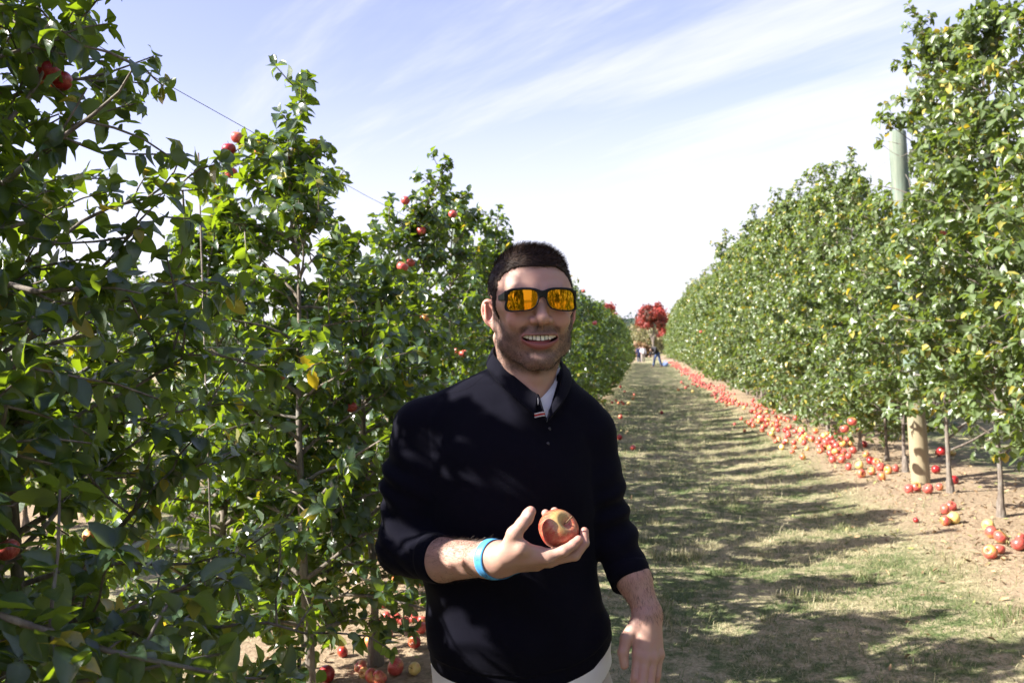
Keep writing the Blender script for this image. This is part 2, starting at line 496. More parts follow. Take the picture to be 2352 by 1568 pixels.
def make_tree(g, lod, mleaf, loc, label, group, rz=0.0, origin=None, extra_cut=None):
    crown, wood = tree_meshes(g, lod, mleaf, origin, extra_cut)
    r = empty('apple_tree', loc, rz)
    tag(r, label, 'tree', group)
    link('trunk', wood, r); link('crown', crown, r)
    return r

GL = 'apple trees of the row behind the man'
GR = 'apple trees of the row across the lane'
random.seed(5)
def tree_cut(c):
    """branches are pruned off the mown lane and never grow through the man or the lens"""
    px, py, w = project_many(c)
    return (c[:, 0] > -0.42) & (c[:, 1] < 3.4) | (np.linalg.norm(c - CAM, axis=1) < 1.30)
def project_many(c):
    q = c - CAM; w = q @ _F
    return PW/2 + FPX*(q @ _R)/w, PH/2 - FPX*(q @ _U)/w, w

# own trees for the places nearest the camera: (x, y, height, seed, label)
def gp(px, py):
    p = on_plane(px, py, 0.0); return float(p[0]), float(p[1])
near_left = [
 (-1.30, 0.30, 2.35, 11, 'apple tree beside the camera whose twigs reach in at the left edge', (0, 0), 0.72),
 (-1.36, 0.98, 3.05, 12, 'tall apple tree whose crown fills the upper left corner', (-0.04, 0.0), 0.88),
 (-1.46, 2.08, 3.05, 13, 'apple tree with the thick leaning trunk showing bare between its leaves', (-0.16, 0.0), 0.72),
 (-1.60, 1.50, 3.25, 20, 'tall apple tree added set back at mid left to shade the chest of the man', (0.0, 0.0), 0.80),  # added tree: its crown blocks the sun from chest and face
 (-1.38, 1.76, 3.05, 19, 'apple tree added between two others at mid left to thicken the shade on the man', (0.0, 0.0), 0.76),  # extra tree, put in and widened so less sun falls on the man
 (*gp(527, 1610), 2.25, 14, 'lower apple tree whose thin pale trunk reaches the soil left of the fallen apples', (0.0, 0.0), 0.70),
 (-1.27, 3.45, 2.58, 15, 'apple tree with a tall leafy leader and red apples hanging near its top', (-0.03, 0.0), 0.66),
 (*gp(862, 1530), 2.16, 16, "apple tree whose pale trunk stands in fallen apples below the man's elbow", (-0.06, 0.0), 0.66),
 (*gp(943, 1402), 2.12, 17, "apple tree with a flared trunk base just beside the man's hip", (-0.04, 0.0), 0.66),
 (-1.44, 6.05, 2.74, 18, 'apple tree with two tall forked shoots and several red apples near its top', (-0.03, 0.0), 0.60),
]
# openings between the twigs through which the sun reaches the man
SUN_GAPS += [(at(x_, y_, d_), r_) for x_, y_, d_, r_ in (
    (1215, 1215, 1.77, 0.075), (1270, 1260, 1.78, 0.075), (1290, 1205, 1.80, 0.060), (1165, 1262, 1.79, 0.060), (1075, 1262, 1.85, 0.030), (1335, 1235, 1.79, 0.04),
    (1148, 835, 2.02, 0.032), (1122, 730, 2.03, 0.028), (1165, 780, 1.99, 0.012), (1168, 640, 1.93, 0.014), (1198, 632, 1.92, 0.010),
    (1185, 590, 1.95, 0.014), (1085, 892, 2.02, 0.028), (1140, 925, 1.96, 0.022), (1150, 880, 2.0, 0.02), (1132, 640, 2.05, 0.015),
    (925, 1195, 2.0, 0.016), (940, 1240, 1.96, 0.016), (975, 1255, 1.93, 0.012), (905, 1160, 2.0, 0.010), (1085, 1455, 1.93, 0.022), (1110, 1490, 1.93, 0.018), (980, 1390, 2.0, 0.012),
    (1240, 830, 1.88, 0.010), (1215, 700, 1.86, 0.006))]
NEARLEAF = []
for (x, y, H, sd, lab, ln, RR) in near_left:
    NLS, LFS = (62, 0.047) if y < 2.6 else (52, 0.053)
    g = grow(sd, H=H*0.90, R=RR, ry=0.62, nl=NLS, leaf=LFS, step=0.0175, lean=ln, lod=0, z0=0.34, top=0.42)
    o = np.array([x, y, float(ground_z(x, y))]); NEARLEAF.append(g['B'][~tree_cut(g['B']+o)] + o)
    make_tree(g, 0, M_leafL, o, lab, GL, origin=o, extra_cut=tree_cut)

def row_variants(seeds, H, R, lod, mleaf, leaf, step, nl, z0=0.5):
    vs = []
    for s in seeds:
        g = grow(s, H=H*random.uniform(0.92, 1.05), R=R, ry=R*0.85, nl=nl, leaf=leaf, step=step, lod=lod, z0=z0, top=H*0.13, shoots=3)
        vs.append(tree_meshes(g, lod, mleaf))
    return vs
def plant(vs, k, loc, rz, sc, label, group, szx=1.0):
    crown, wood = vs[k % len(vs)]
    r = empty('apple_tree', loc, rz); r.scale = (sc*szx, sc*szx, sc)
    tag(r, label, 'tree', group)
    link('trunk', wood, r); link('crown', crown, r)
    return r

VL1 = row_variants([21, 22, 23, 24], 2.28, 0.62, 1, M_leafL, 0.056, 0.0175, 52, z0=0.30)
VL2 = row_variants([31, 32, 33], 2.42, 0.68, 2, M_leafL, 0.074, 0.026, 44, z0=0.25)
y = 6.95; k = 0
ordn = ['first', 'second', 'third', 'fourth', 'fifth', 'sixth', 'seventh', 'eighth', 'ninth', 'tenth']
while y < 78:
    x = -1.37 + random.uniform(-0.06, 0.06)
    vs = VL1 if y < 20 else VL2
    lab = ('apple tree in the left row, %s one beyond the man' % ordn[k]) if k < 6 else 'apple tree far down the left row, one of its even leafy wall'
    plant(vs, random.randrange(9), (x, y, float(ground_z(x, y))), random.uniform(0, 6.28), random.uniform(0.93, 1.12), lab, GL)
    y += random.uniform(0.78, 0.95)*(1 if y < 30 else 1.25); k += 1
# behind the camera, seen in the sunglasses
for y in (-0.3, -1.2, -2.1, -3.0, -4.0, -5.2, -6.5, -8):
    plant(VL2, random.randrange(9), (-1.3, y, 0.0), random.uniform(0, 6.28), 1.0, 'apple tree of the left row standing behind the camera', GL)

# right row: taller trees, fuller crowns
VR1 = row_variants([41, 42, 43, 44, 45], 3.75, 0.88, 1, M_leafR, 0.068, 0.0215, 80, z0=0.33)
VR2 = row_variants([51, 52, 53], 3.8, 0.95, 2, M_leafR, 0.085, 0.032, 62, z0=0.42)
rt = []
for (px, py) in ((2300, 1187), (2183, 1131), (2080, 1083), (2038, 1059), (1977, 1034), (1947, 1004), (1903, 993)):
    p = on_plane(px, py, 0.0); rt.append((p[0], p[1]))
print('right trunks', [(round(a, 2), round(b, 2)) for a, b in rt])
right_lab = ['apple tree with the bare pale trunk nearest the right edge of the photo', 'apple tree with a pale forked trunk standing just right of the thick wooden post',
             'apple tree with a thin dark trunk next left of the thick wooden post', 'apple tree with a crooked trunk among fallen apples, second left of the thick post',
             'apple tree with knobbly trunk base in the fallen apples, third left of the thick post', 'apple tree with slim trunk behind the apple drift, fourth left of the post',
             'apple tree with dark twisted trunk, fifth left of the thick post']
k = 0
for (x, y) in [(2.78, 3.6), (2.74, 4.75), (2.72, 5.7), (2.76, 6.72)]:
    plant(VR1, k+1, (x+0.05, y, float(ground_z(x, y))), random.uniform(0, 6.28), 1.06, 'tall apple tree reaching in past the right edge, %s from the camera' % ordn[k], GR); k += 1
pb = on_plane(2115, 1103, 0.0); POST_TOP = np.array([pb[0]-0.10, pb[1], 3.1])
def post_cut(c):
    """the crowns are kept clear of the head of the thick post"""
    e = unit(CAM - POST_TOP)*2.6; t_ = np.clip(((c-POST_TOP) @ e)/(e @ e), -0.15, 1)
    dd = c - POST_TOP - t_[:, None]*e; v = np.array([1, 1, 0.45])
    return (np.linalg.norm(dd*v, axis=1) < 0.15) & (c[:, 2] > 2.35) | ((c[:, 2] < 0.80) & (np.abs(c[:, 0]-pb[0]+0.3) < 0.95) & (np.abs(c[:, 1]-pb[1]+0.8) < 1.9))
rgr = np.random.default_rng(77)
for i, (x, y) in enumerate(rt):
    sc_ = [1.08, 1.12, 0.80, 0.82, 0.95, 1.05, 1.0][i]; o = np.array([x, y, float(ground_z(x, y))])
    if i in (0, 1, 2):
        g = grow(61+i, H=3.75*sc_, R=0.98, ry=0.82, nl=int(100*sc_), leaf=0.068, step=0.0215, lod=1, z0=0.36, top=0.5)
        make_tree(g, 1, M_leafR, o, right_lab[i], GR, origin=o, extra_cut=post_cut)
    else:
        plant(VR1, i, o, random.uniform(0, 6.28), sc_, right_lab[i], GR)
y = rt[-1][1] + 0.95; k = 0
while y < 96:
    x = 2.72 + random.uniform(-0.08, 0.08)
    lab = ('apple tree in the right row, %s beyond the trunks that show by the thick post' % ordn[k]) if k < 6 else 'apple tree far down the right row, one of its even leafy wall'
    plant(VR1 if y < 26 else VR2, random.randrange(15), (x, y, float(ground_z(x, y))), random.uniform(0, 6.28), random.uniform(1.0, 1.2), lab, GR)
    y += random.uniform(0.85, 1.05)*(1 if y < 35 else 1.3); k += 1
for y in (2.4, 1.2, 0, -1.3, -2.6, -4, -5.5, -7, -9):
    plant(VR2, random.randrange(9), (2.8, y, 0.0), random.uniform(0, 6.28), 1.0, 'apple tree of the right row standing beside or behind the camera', GR)
# next rows over, glimpsed through the gaps
for (x0, g_, lab, vs, ya, yb, dy, s_) in ((-5.25, 'apple trees of the next row beyond the left one', 'apple tree of the next row, glimpsed through gaps in the near left leaves', VL2, -1.0, 34, 1.0, 0.95),
                                 (6.75, 'apple trees of the next row beyond the right one', 'apple tree of the next row, glimpsed between the right hand trunks', VR2, 6.0, 30, 1.4, 0.85)):
    y = ya
    while y < yb:
        plant(vs, random.randrange(9), (x0+random.uniform(-.1, .1), y, 0.0), random.uniform(0, 6.28), s_*random.uniform(0.92, 1.08), lab, g_)
        y += dy*random.uniform(0.9, 1.1)
# ------------------------------------------------------------------ posts, wires, stakes
def make_post(x, y, r, h, label, name='trellis_post', m=M_post, lean=(0, 0), group=None, kink=True):
    n = 14; zs = np.linspace(-0.15, h, n); rg = np.random.default_rng(int(abs(x*100)+y*10))
    seg = 20; a = np.arange(seg)/seg*2*np.pi; V = []
    for i, z in enumerate(zs):
        rr = r*(1 + 0.02*rg.normal(0, 1, seg).cumsum()*0.15)*(1.03-0.06*z/h)
        V.append(np.stack([rr*np.cos(a)+lean[0]*z/h, rr*np.sin(a)+lean[1]*z/h, np.full(seg, z)], -1))
    V.append(np.stack([0.86*r*np.cos(a)+lean[0], 0.86*r*np.sin(a)+lean[1], np.full(seg, h+0.012)], -1))
    V = np.concatenate(V); n += 1
    i = np.arange(n-1)[:, None]*seg; j = np.arange(seg)[None]; k = (j+1) % seg
    q = np.stack([i+j, i+k, i+seg+k, i+seg+j], -1).reshape(-1, 4)
    V = np.concatenate([V, [[lean[0], lean[1], h+0.012]]]); c = len(V)-1; b = (n-1)*seg
    tr = np.stack([b+np.arange(seg), b+(np.arange(seg)+1) % seg, np.full(seg, c)], -1)
    o = link(name, mesh_np(name, V, [q, tr], m), loc=(x, y, float(ground_z(x, y))))
    tag(o, label, 'post', group)
    return o
pb = on_plane(2115, 1103, 0.0)
make_post(pb[0], pb[1], 0.085, 3.42, 'thick round weathered wooden post rising above the right row of trees', lean=(-0.10, 0.0))
make_post(2.74, pb[1]+9.3, 0.08, 3.3, 'wooden post buried in the right row further down the lane')
p = at(1046, 500, 7.6)
make_post(p[0], p[1], 0.045, float(p[2]), "slim grey post whose top shows above the left row beside the man's head", lean=(0, 0))
p = at(172, 643, 8.8)
make_post(p[0], p[1], 0.032, float(p[2]), 'thin grey-green post glimpsed through the leaves near the left edge')
def wire(x, z, y0, y1, label, r=0.0012, dx=0.0):
    n = 24; ys = np.linspace(y0, y1, n)
    pts = np.stack([np.full(n, x)+dx*(ys-y0)/(y1-y0), ys, z + 0.015*np.sin(ys*1.3)], -1)
    V, Fq = tubes([(pts, np.full(n, r))], 5)
    o = link('trellis_wire', mesh_np('trellis_wire', V, Fq, M_wire))
    tag(o, label, 'wire', 'trellis wires')
wl = at(435, 215, 2.75)
wire(-1.27, 2.17, -4, 60, 'thin wire strung through the tops of the left row against the sky')
wire(-1.27, 1.45, -4, 60, 'middle wire of the left row running behind the leaves')
wire(-1.27, 0.80, -4, 60, 'lowest wire of the left row running behind the leaves')
wire(2.74, 3.36, -4, 60, 'thin wire strung along the top of the right row against the sky')
wire(2.74, 2.30, -4, 60, 'middle wire running inside the leaves of the right row')
wire(2.74, 0.62, -4, 60, 'lowest wire of the right row near the bare trunks')
for (px, d, zt, lab) in ((457, 3.25, 2.12, 'thin steel rod standing up into the tree tops against the sky'),):
    p = at(px, 400, d)
    pts = np.array([[0, 0, -0.1], [0, 0, 1.0], [0, 0, zt]])
    V, Fq = tubes([(pts, np.full(3, 0.0032))], 8)
    o = link('tree_stake', mesh_np('tree_stake', V, Fq, M_bark), loc=(p[0], p[1], 0)); tag(o, lab, 'stake')

# ------------------------------------------------------------------ apples
def apple_material(name, red, blush, ground_c, yel_amt):
    m, t, out = mat(name)
    co = t.new('ShaderNodeTexCoord'); oi = t.new('ShaderNodeObjectInfo')
    sp = t.new('ShaderNodeSeparateXYZ'); t.l.new(co.outputs['Object'], sp.inputs[0])
    rnd = oi.outputs['Random']
    off = t.new('ShaderNodeVectorMath', operation='ADD')
    t.l.new(co.outputs['Object'], off.inputs[0])
    cb = t.new('ShaderNodeCombineXYZ')
    for i in range(3): t.l.new(t.math('MULTIPLY', rnd, 7.0+i*5), cb.inputs[i])
    t.l.new(cb.outputs[0], off.inputs[1])
    O = off.outputs[0]
    big = t.noise(O, 14, 2, 0.5)
    streak = t.noise(t.mapping(O, scale=(190, 190, 22)), 1.0, 4, 0.7)
    fleck = t.noise(O, 420, 1)
    topz = t.smooth(sp.outputs[2], 0.018, 0.036)
    a = t.math('ADD', t.math('MULTIPLY', big, 1.0), t.math('MULTIPLY', streak, 0.22))
    a = t.math('ADD', a, t.math('MULTIPLY', t.math('SUBTRACT', rnd, 0.5), 0.30))
    a = t.math('ADD', a, t.math('MULTIPLY', topz, 0.16))
    msk = t.smooth(a, 0.92-yel_amt, 0.60-yel_amt)       # 1 = red
    c = t.mix(msk, ground_c, t.mix(t.smooth(streak, 0.35, 0.7), red, blush))
    c = t.mix(t.math('MULTIPLY', t.smooth(fleck, 0.66, 0.74), 0.5), c, (0.62, 0.47, 0.25))
    bru = t.math('MULTIPLY', t.smooth(t.noise(O, 24, 3), 0.60, 0.70), t.smooth(rnd, 0.45, 0.9))
    c = t.mix(t.math('MULTIPLY', bru, 0.75), c, (0.16, 0.075, 0.035))
    b = pbsdf(t, out, Base_Color=c, Roughness=0.36)
    b.inputs['Subsurface Weight'].default_value = 0.08
    b.inputs['Subsurface Scale'].default_value = 0.01
    b.inputs['Coat Weight'].default_value = 0.25; b.inputs['Coat Roughness'].default_value = 0.25
    t.put(b.inputs['Normal'], t.bump(t.noise(O, 40, 3), 0.25, 0.002))
    return m
M_apple = apple_material('apple_skin_red', (0.46, 0.045, 0.042), (0.60, 0.14, 0.105), (0.60, 0.36, 0.08), -0.06)
M_apple_dark = apple_material('apple_skin_deep_red', (0.25, 0.006, 0.012), (0.40, 0.02, 0.02), (0.50, 0.18, 0.04), -0.15)
M_apple_held = apple_material('apple_skin_blushed', (0.42, 0.050, 0.035), (0.52, 0.16, 0.09), (0.50, 0.34, 0.12), -0.01)
M_apple_yel = apple_material('apple_skin_yellow', (0.55, 0.09, 0.03), (0.62, 0.20, 0.06), (0.68, 0.50, 0.16), 0.28)
m, t, out = mat('apple_stem'); M_stem = m
pbsdf(t, out, Base_Color=(0.13, 0.08, 0.035), Roughness=0.8)

def apple_mesh(nu, nv, r=0.0385, lump=0.0, seed=0, kname='apple', m=None, squash=0.92):
    """round fruit with stem cavity, calyx basin and five soft shoulders"""
    ph = np.linspace(0, np.pi, nv); th = np.arange(nu)/nu*2*np.pi
    rr = r*(1 - 0.0*ph)
    # profile: cardioid-like dip at the stem, small basin below
    cav = 0.34*np.exp(-(ph/0.30)**2) ; bas = 0.16*np.exp(-((np.pi-ph)/0.24)**2)
    R_ = r*np.sin(ph)**0.92*(1+0.07*np.cos(ph-0.15))
    Z_ = r*(squash*np.cos(ph) - cav + bas + 0.02)
    lob = 1 + 0.030*np.sin(ph)[:, None]*np.cos(5*th[None]+0.4)*np.clip(0.4-np.cos(ph), 0, 1)[:, None] + 0.02*np.cos(2*th+1)[None]
    Zl = Z_[:, None] - 0.02*r*np.cos(5*th[None])*np.exp(-((np.pi-ph)/0.5)**2)[:, None]
    rg = np.random.default_rng(seed); a1, a2 = rg.uniform(0, 6.28, 2)
    lob = lob*(1 + lump*np.cos(th[None]+a1))
    V = np.stack([R_[:, None]*np.cos(th)*lob, R_[:, None]*np.sin(th)*lob, Zl + lump*0.5*r*np.sin(ph)[:, None]*np.cos(th+a2)], -1).reshape(-1, 3)
    i = np.arange(nv-1)[:, None]*nu; j = np.arange(nu)[None]; k = (j+1) % nu
    q = np.stack([i+j, i+nu+j, i+nu+k, i+k], -1).reshape(-1, 4)
    return mesh_np(kname, V, q, m)
def stem_mesh(r=0.0385):
    pts = np.array([[0, 0, 0.54*r], [0.0008, 0, 0.80*r], [0.0025, 0.001, 1.02*r], [0.005, 0.002, 1.16*r]])
    V, Fq = tubes([(pts, np.array([0.0013, 0.0012, 0.0013, 0.0021]))], 7)
    return mesh_np('stem', V, Fq, M_stem)
A_hi = [apple_mesh(36, 26, lump=l, seed=i, m=mm, squash=s_) for i, (l, mm, s_) in enumerate([(0.02, M_apple, 0.90), (0.05, M_apple, 0.86), (0.03, M_apple_dark, 0.92), (0.04, M_apple_yel, 0.90), (0.025, M_apple_held, 0.88)])]
A_lo = [apple_mesh(14, 11, lump=0.03, seed=i+9, m=mm) for i, mm in enumerate([M_apple, M_apple, M_apple_dark, M_apple_yel])]
STEM = stem_mesh()
n_apples = [0]
def put_apple(loc, d, kind=0, label='', group='', hi=True, rot=None, stem=True):
    rg = random.Random(n_apples[0]*7+3); n_apples[0] += 1
    me = (A_hi if hi else A_lo)[kind]
    o = link('apple', me, loc=loc)
    o.rotation_euler = rot if rot is not None else (rg.uniform(-1.9, 1.9), rg.uniform(-1.2, 1.2), rg.uniform(0, 6.28))
    s = d/0.077; o.scale = (s, s, s)
    tag(o, label, 'apple', group)
    if hi and stem: link('stem', STEM, o)
    return o
GF_R = 'apples fallen along the right row'
GF_L = 'apples fallen under the left row'
GH = 'apples hanging in the left trees'
def z5(x, y): return (2700+x/1.4255)/1.7415, (1300+y/1.4255)/1.7415
def z2(x, y): return (1500+x/1.8867)/1.7415, (1900+y/1.8867)/1.7415
# (x, bottom y, width) measured in an enlarged crop of the photo; kind 0/1 red, 2 deep red, 3 yellow
near = [
 (1808, 1340, 85, 0, 'large red fallen apple at the front of the group nearest the right edge'),
 (1856, 1312, 62, 1, 'red fallen apple tucked behind the large front apple by the right edge'),
 (1866, 1250, 95, 1, 'biggest red fallen apple with a pale hollow, right edge group'),
 (1812, 1220, 80, 0, 'red apple leaning against the pale bitten apple, right edge group'),
 (1797, 1180, 70, 3, 'pale blotched fallen apple at the back of the right edge group'),
 (1970, 1292, 80, 0, 'red fallen apple cut by the right edge of the photo'),
 (1977, 1235, 50, 1, 'small red fallen apple behind the one cut by the right edge'),
 (1548, 1148, 60, 0, 'red apple at the front of the little cluster of four on bare soil'),
 (1595, 1138, 76, 3, 'yellow and red striped apple in the little cluster of four on soil'),
 (1545, 1080, 60, 1, 'pale red apple at the back of the little cluster of four on soil'),
 (1580, 1062, 58, 0, 'topmost red apple of the little cluster of four on bare soil'),
 (1377, 1130, 26, 2, 'tiny dark red apple alone in the shade on the mown grass edge'),
 (1337, 960, 54, 0, 'leftmost red apple of the line in front of the thick post'),
 (1381, 950, 56, 1, 'pale red apple second in the line in front of the thick post'),
 (1450, 963, 64, 0, 'round red apple alone right in front of the thick wooden post'),
 (1512, 945, 44, 1, 'red apple half hidden by the trunk right of the thick post'),
 (1595, 908, 52, 2, 'crimson apple just right of the trunk beside the thick post'),
 (1510, 750, 60, 2, 'deep crimson apple in the shade behind the thick post'),
 (1492, 850, 50, 2, 'dark apple in shadow at the right foot of the thick post'),
 (1588, 748, 38, 3, 'yellow-green apple half seen behind the trunk beside the thick post'),
 (1065, 873, 60, 0, 'bright red apple at the left front of the cluster before the thick post'),
 (1181, 888, 58, 0, 'bright red apple at the right front of the cluster before the thick post'),
 (1125, 860, 48, 1, 'pale red apple between the two bright front ones'),
 (1175, 833, 50, 1, 'red apple on top of the cluster left of the thick post'),
 (1150, 805, 46, 0, 'red apple at the back of the cluster left of the thick post'),
 (1220, 852, 50, 1, 'bruised red apple at the right of the cluster by the post'),
 (1262, 838, 42, 1, 'pinkish apple closest to the left side of the thick post'),
 (1118, 797, 52, 2, 'brownish dark red apple behind the cluster before the post'),
 (1055, 826, 62, 3, 'orange-yellow apple behind the bright front left one'),
 (992, 830, 42, 0, 'small red apple alone left of the cluster before the post')]
rest = [(955,790,58,0),(900,790,55,1),(935,762,45,0),(885,752,50,0),(830,718,40,1),(888,725,48,0),(920,708,45,0),(960,698,45,1),(1000,695,45,3),
 (1017,735,52,1),(1080,700,45,2),(890,660,45,0),(830,670,50,0),(780,668,40,1),(725,675,40,3),(705,662,35,0),(718,640,35,2),(803,622,38,0),(925,628,40,0),
 (632,618,35,2),(655,600,30,0),(720,612,32,3),(685,618,28,1),(745,637,25,3),(860,690,40,1),(850,650,38,3),(870,640,34,0),(760,655,30,1),(815,690,36,0),(905,690,40,1),
 (945,672,36,0),(985,668,34,1),(1045,610,40,2),(1060,615,38,0),(340,575,20,2),(435,505,26,0),(455,495,28,1),(490,560,30,0),(500,540,30,1),(535,556,24,3),(560,575,24,0),
 (585,560,28,0),(600,545,28,1),(628,550,32,0),(615,500,30,1),(690,545,36,0),(575,590,20,1),(520,510,28,0),(470,478,26,1),(510,470,26,0)]
R3 = random.Random(9)
def ground_apple(px, py, w, kind, label, group, hi=True, lift=0.0):
    p = on_plane(px, py, 0.0)
    for _ in range(3): p = on_plane(px, py, float(ground_z(p[0], p[1])))
    dep = project(p)[2]
    d = float(np.clip(w/FPX*dep, 0.045, 0.092))
    # py is the lower silhouette: the resting point lies a little behind
    p = p + np.array([0.12*d*0.5, 0.45*d, 0]); z = float(ground_z(p[0], p[1])) + d*0.46 + lift
    return put_apple((p[0], p[1], z), d, kind, label, group, hi)
for (x, y, w, k_, lab) in near:
    px, py = z5(x, y); ground_apple(px, py, w/1.4255/1.7415, k_, lab, GF_R)
lab_d = 'red apple lying in the dense drift of fallen apples along the right row'
for (x, y, w, k_) in rest:
    px, py = z5(x, y); ground_apple(px, py, w/1.4255/1.7415, k_, lab_d, GF_R, hi=False)
left_a = [(50,1010,95,0,'red apple with a dark bruise lying furthest left on the soil'),(145,1125,85,0,"apple with a sunken top in the row level with the man's waist"),
 (210,1158,90,0,'round bright red apple at the front of the row beside the waist'),(280,1115,80,1,'pale orange-red apple behind the bright row apple'),
 (345,1130,70,0,"red apple partly behind the man's side at waist level"),(335,1205,95,0,"crimson apple touching the outline of the man's sweater"),
 (285,1318,100,2,'brownish red apple alone in the striped shade beside the sweater'),(135,1528,140,1,'large streaked red and yellow apple at the bottom of the photo'),
 (285,1520,98,3,'pale yellow apple just right of the large streaked one'),(75,1100,70,1,'pinkish apple flat behind a leaf left of the row at waist level'),
 (90,1230,70,0,'red apple half hidden by a dark leaf near the tree trunk'),(5,1195,60,2,'dark red apple under the leaves by the trunk base'),
 (150,830,100,3,'broken half apple with pale flesh lying behind the elbow'),(315,840,36,1,'small pale apple peeking out beside the sweater hem and trunk'),
 (-60,1310,90,0,'red apple under the low leaves left of the trunk base'),(10,1590,110,1,'blotched red and yellow apple cut by the bottom edge')]
for (x, y, w, k_, lab) in left_a:
    px, py = z2(x, y); ground_apple(px, py, w/1.8867/1.7415, k_, lab, GF_L)
for (px, py, w, k_) in ((782,1512,26,2),(824,1548,30,1),(848,1572,34,0),(832,1560,26,3),(742,1572,40,2),(868,1575,30,1)):
    ground_apple(px, py, w, k_, 'red apple in the heap of fallen apples around the trunk base at the bottom', GF_L)
# scattered on the grass
def z4(x, y): return (2300+x/2.6133)/1.7415, (1100+y/2.6133)/1.7415
lane_a = [(905,1455,40,2,'lone dark red apple lying in the middle of the shaded grass'),(560,1362,42,3,'lone yellow-orange apple on the shaded grass'),
 (604,1305,32,0,'red apple, nearer of a touching pair on the shaded grass'),(620,1270,26,1,'red apple, further of a touching pair on the shaded grass'),
 (1080,1210,30,1,'red apple on sunlit grass at the left of a loose group'),(1155,1190,32,1,'red apple on sunlit grass in the loose group beside the drift'),(1180,1168,24,0,'small red apple behind in the loose group beside the drift'),
 (1112,1130,38,1,'pale pink apple at the back of the loose group on the lane'),(1132,1150,26,1,'pink apple in the middle of the loose group on the lane'),(1230,1232,34,3,'pale apple closest to the drift on the lane'),
 (475,1180,28,2,'red apple at the shaded grass edge under the left row'),(398,1140,30,0,'bright red apple at the foot of the left row'),(605,1245,16,2,'tiny dark apple in the shaded grass')]
for (x, y, w, k_, lab) in lane_a:
    px, py = z4(x, y); ground_apple(px, py, w/2.6133/1.7415, k_, lab, 'apples scattered over the lane', hi=False)
for (px, py, w, k_) in ((1453,1034,13,0),(1425,962,12,0),(1422,1010,13,2),(1424,1128,15,2)):
    ground_apple(px, py, w, k_, 'small red apple in the grass close to the sleeve of the man', 'apples scattered over the lane', hi=False)
# the drift: individuals first, then one mass far down the lane
def drift_xy(y):
    return 1.98 + 0.18*math.sin(y*0.7) + R3.gauss(0, 0.15) + (0.25 if R3.random() < 0.25 else 0)
cnt = n_apples[0]; n_ind = 0
y = 11.2
while n_ind < 120:
    y += abs(R3.gauss(0, 1))*0.125
    x = drift_xy(y); d = R3.uniform(0.062, 0.082)
    put_apple((x, y, float(ground_z(x, y))+d*0.45+(0.05 if R3.random() < 0.12 else 0)), d, R3.choice([0, 0, 1, 1, 1, 3]), lab_d, GF_R, hi=False); n_ind += 1
y_far = y
for i in range(16):
    y = R3.uniform(9, 30); x = -0.62 + R3.gauss(0, 0.12); d = 0.07
    put_apple((x, y, float(ground_z(x, y))+d*0.45), d, R3.choice([0, 1, 2]), 'red apple lying far down along the foot of the left row', GF_L, hi=False)
def merge_apples(name, pts, label, kindmat):
    me = A_lo[0]; nv = len(me.vertices); co = np.empty(nv*3, np.float32); me.vertices.foreach_get('co', co); co = co.reshape(-1, 3)
    q = np.array([list(p.vertices) for p in me.polygons if len(p.vertices) == 4])
    V, Q = [], []
    for i, (p, d) in enumerate(pts):
        rot = np.array(Euler((R3.uniform(-2, 2), R3.uniform(-2, 2), R3.uniform(0, 6))).to_matrix())
        V.append(co @ rot.T*(d/0.077) + np.array(p)); Q.append(q+i*nv)
    o = link(name, mesh_np(name, np.concatenate(V), np.concatenate(Q), kindmat))
    tag(o, label, 'apples', kind='stuff')
pts = []
y = y_far
while y < 80:
    y += 0.14*(1+max(0, y-40)/25); x = 1.98 + 0.12*math.sin(y*0.5) + R3.gauss(0, 0.15); pts.append(((x, y, float(ground_z(x, y))+0.03), R3.uniform(0.065, 0.085)))
merge_apples('fallen_apples', pts, 'thin red line of fallen apples far down along the right row', M_apple)

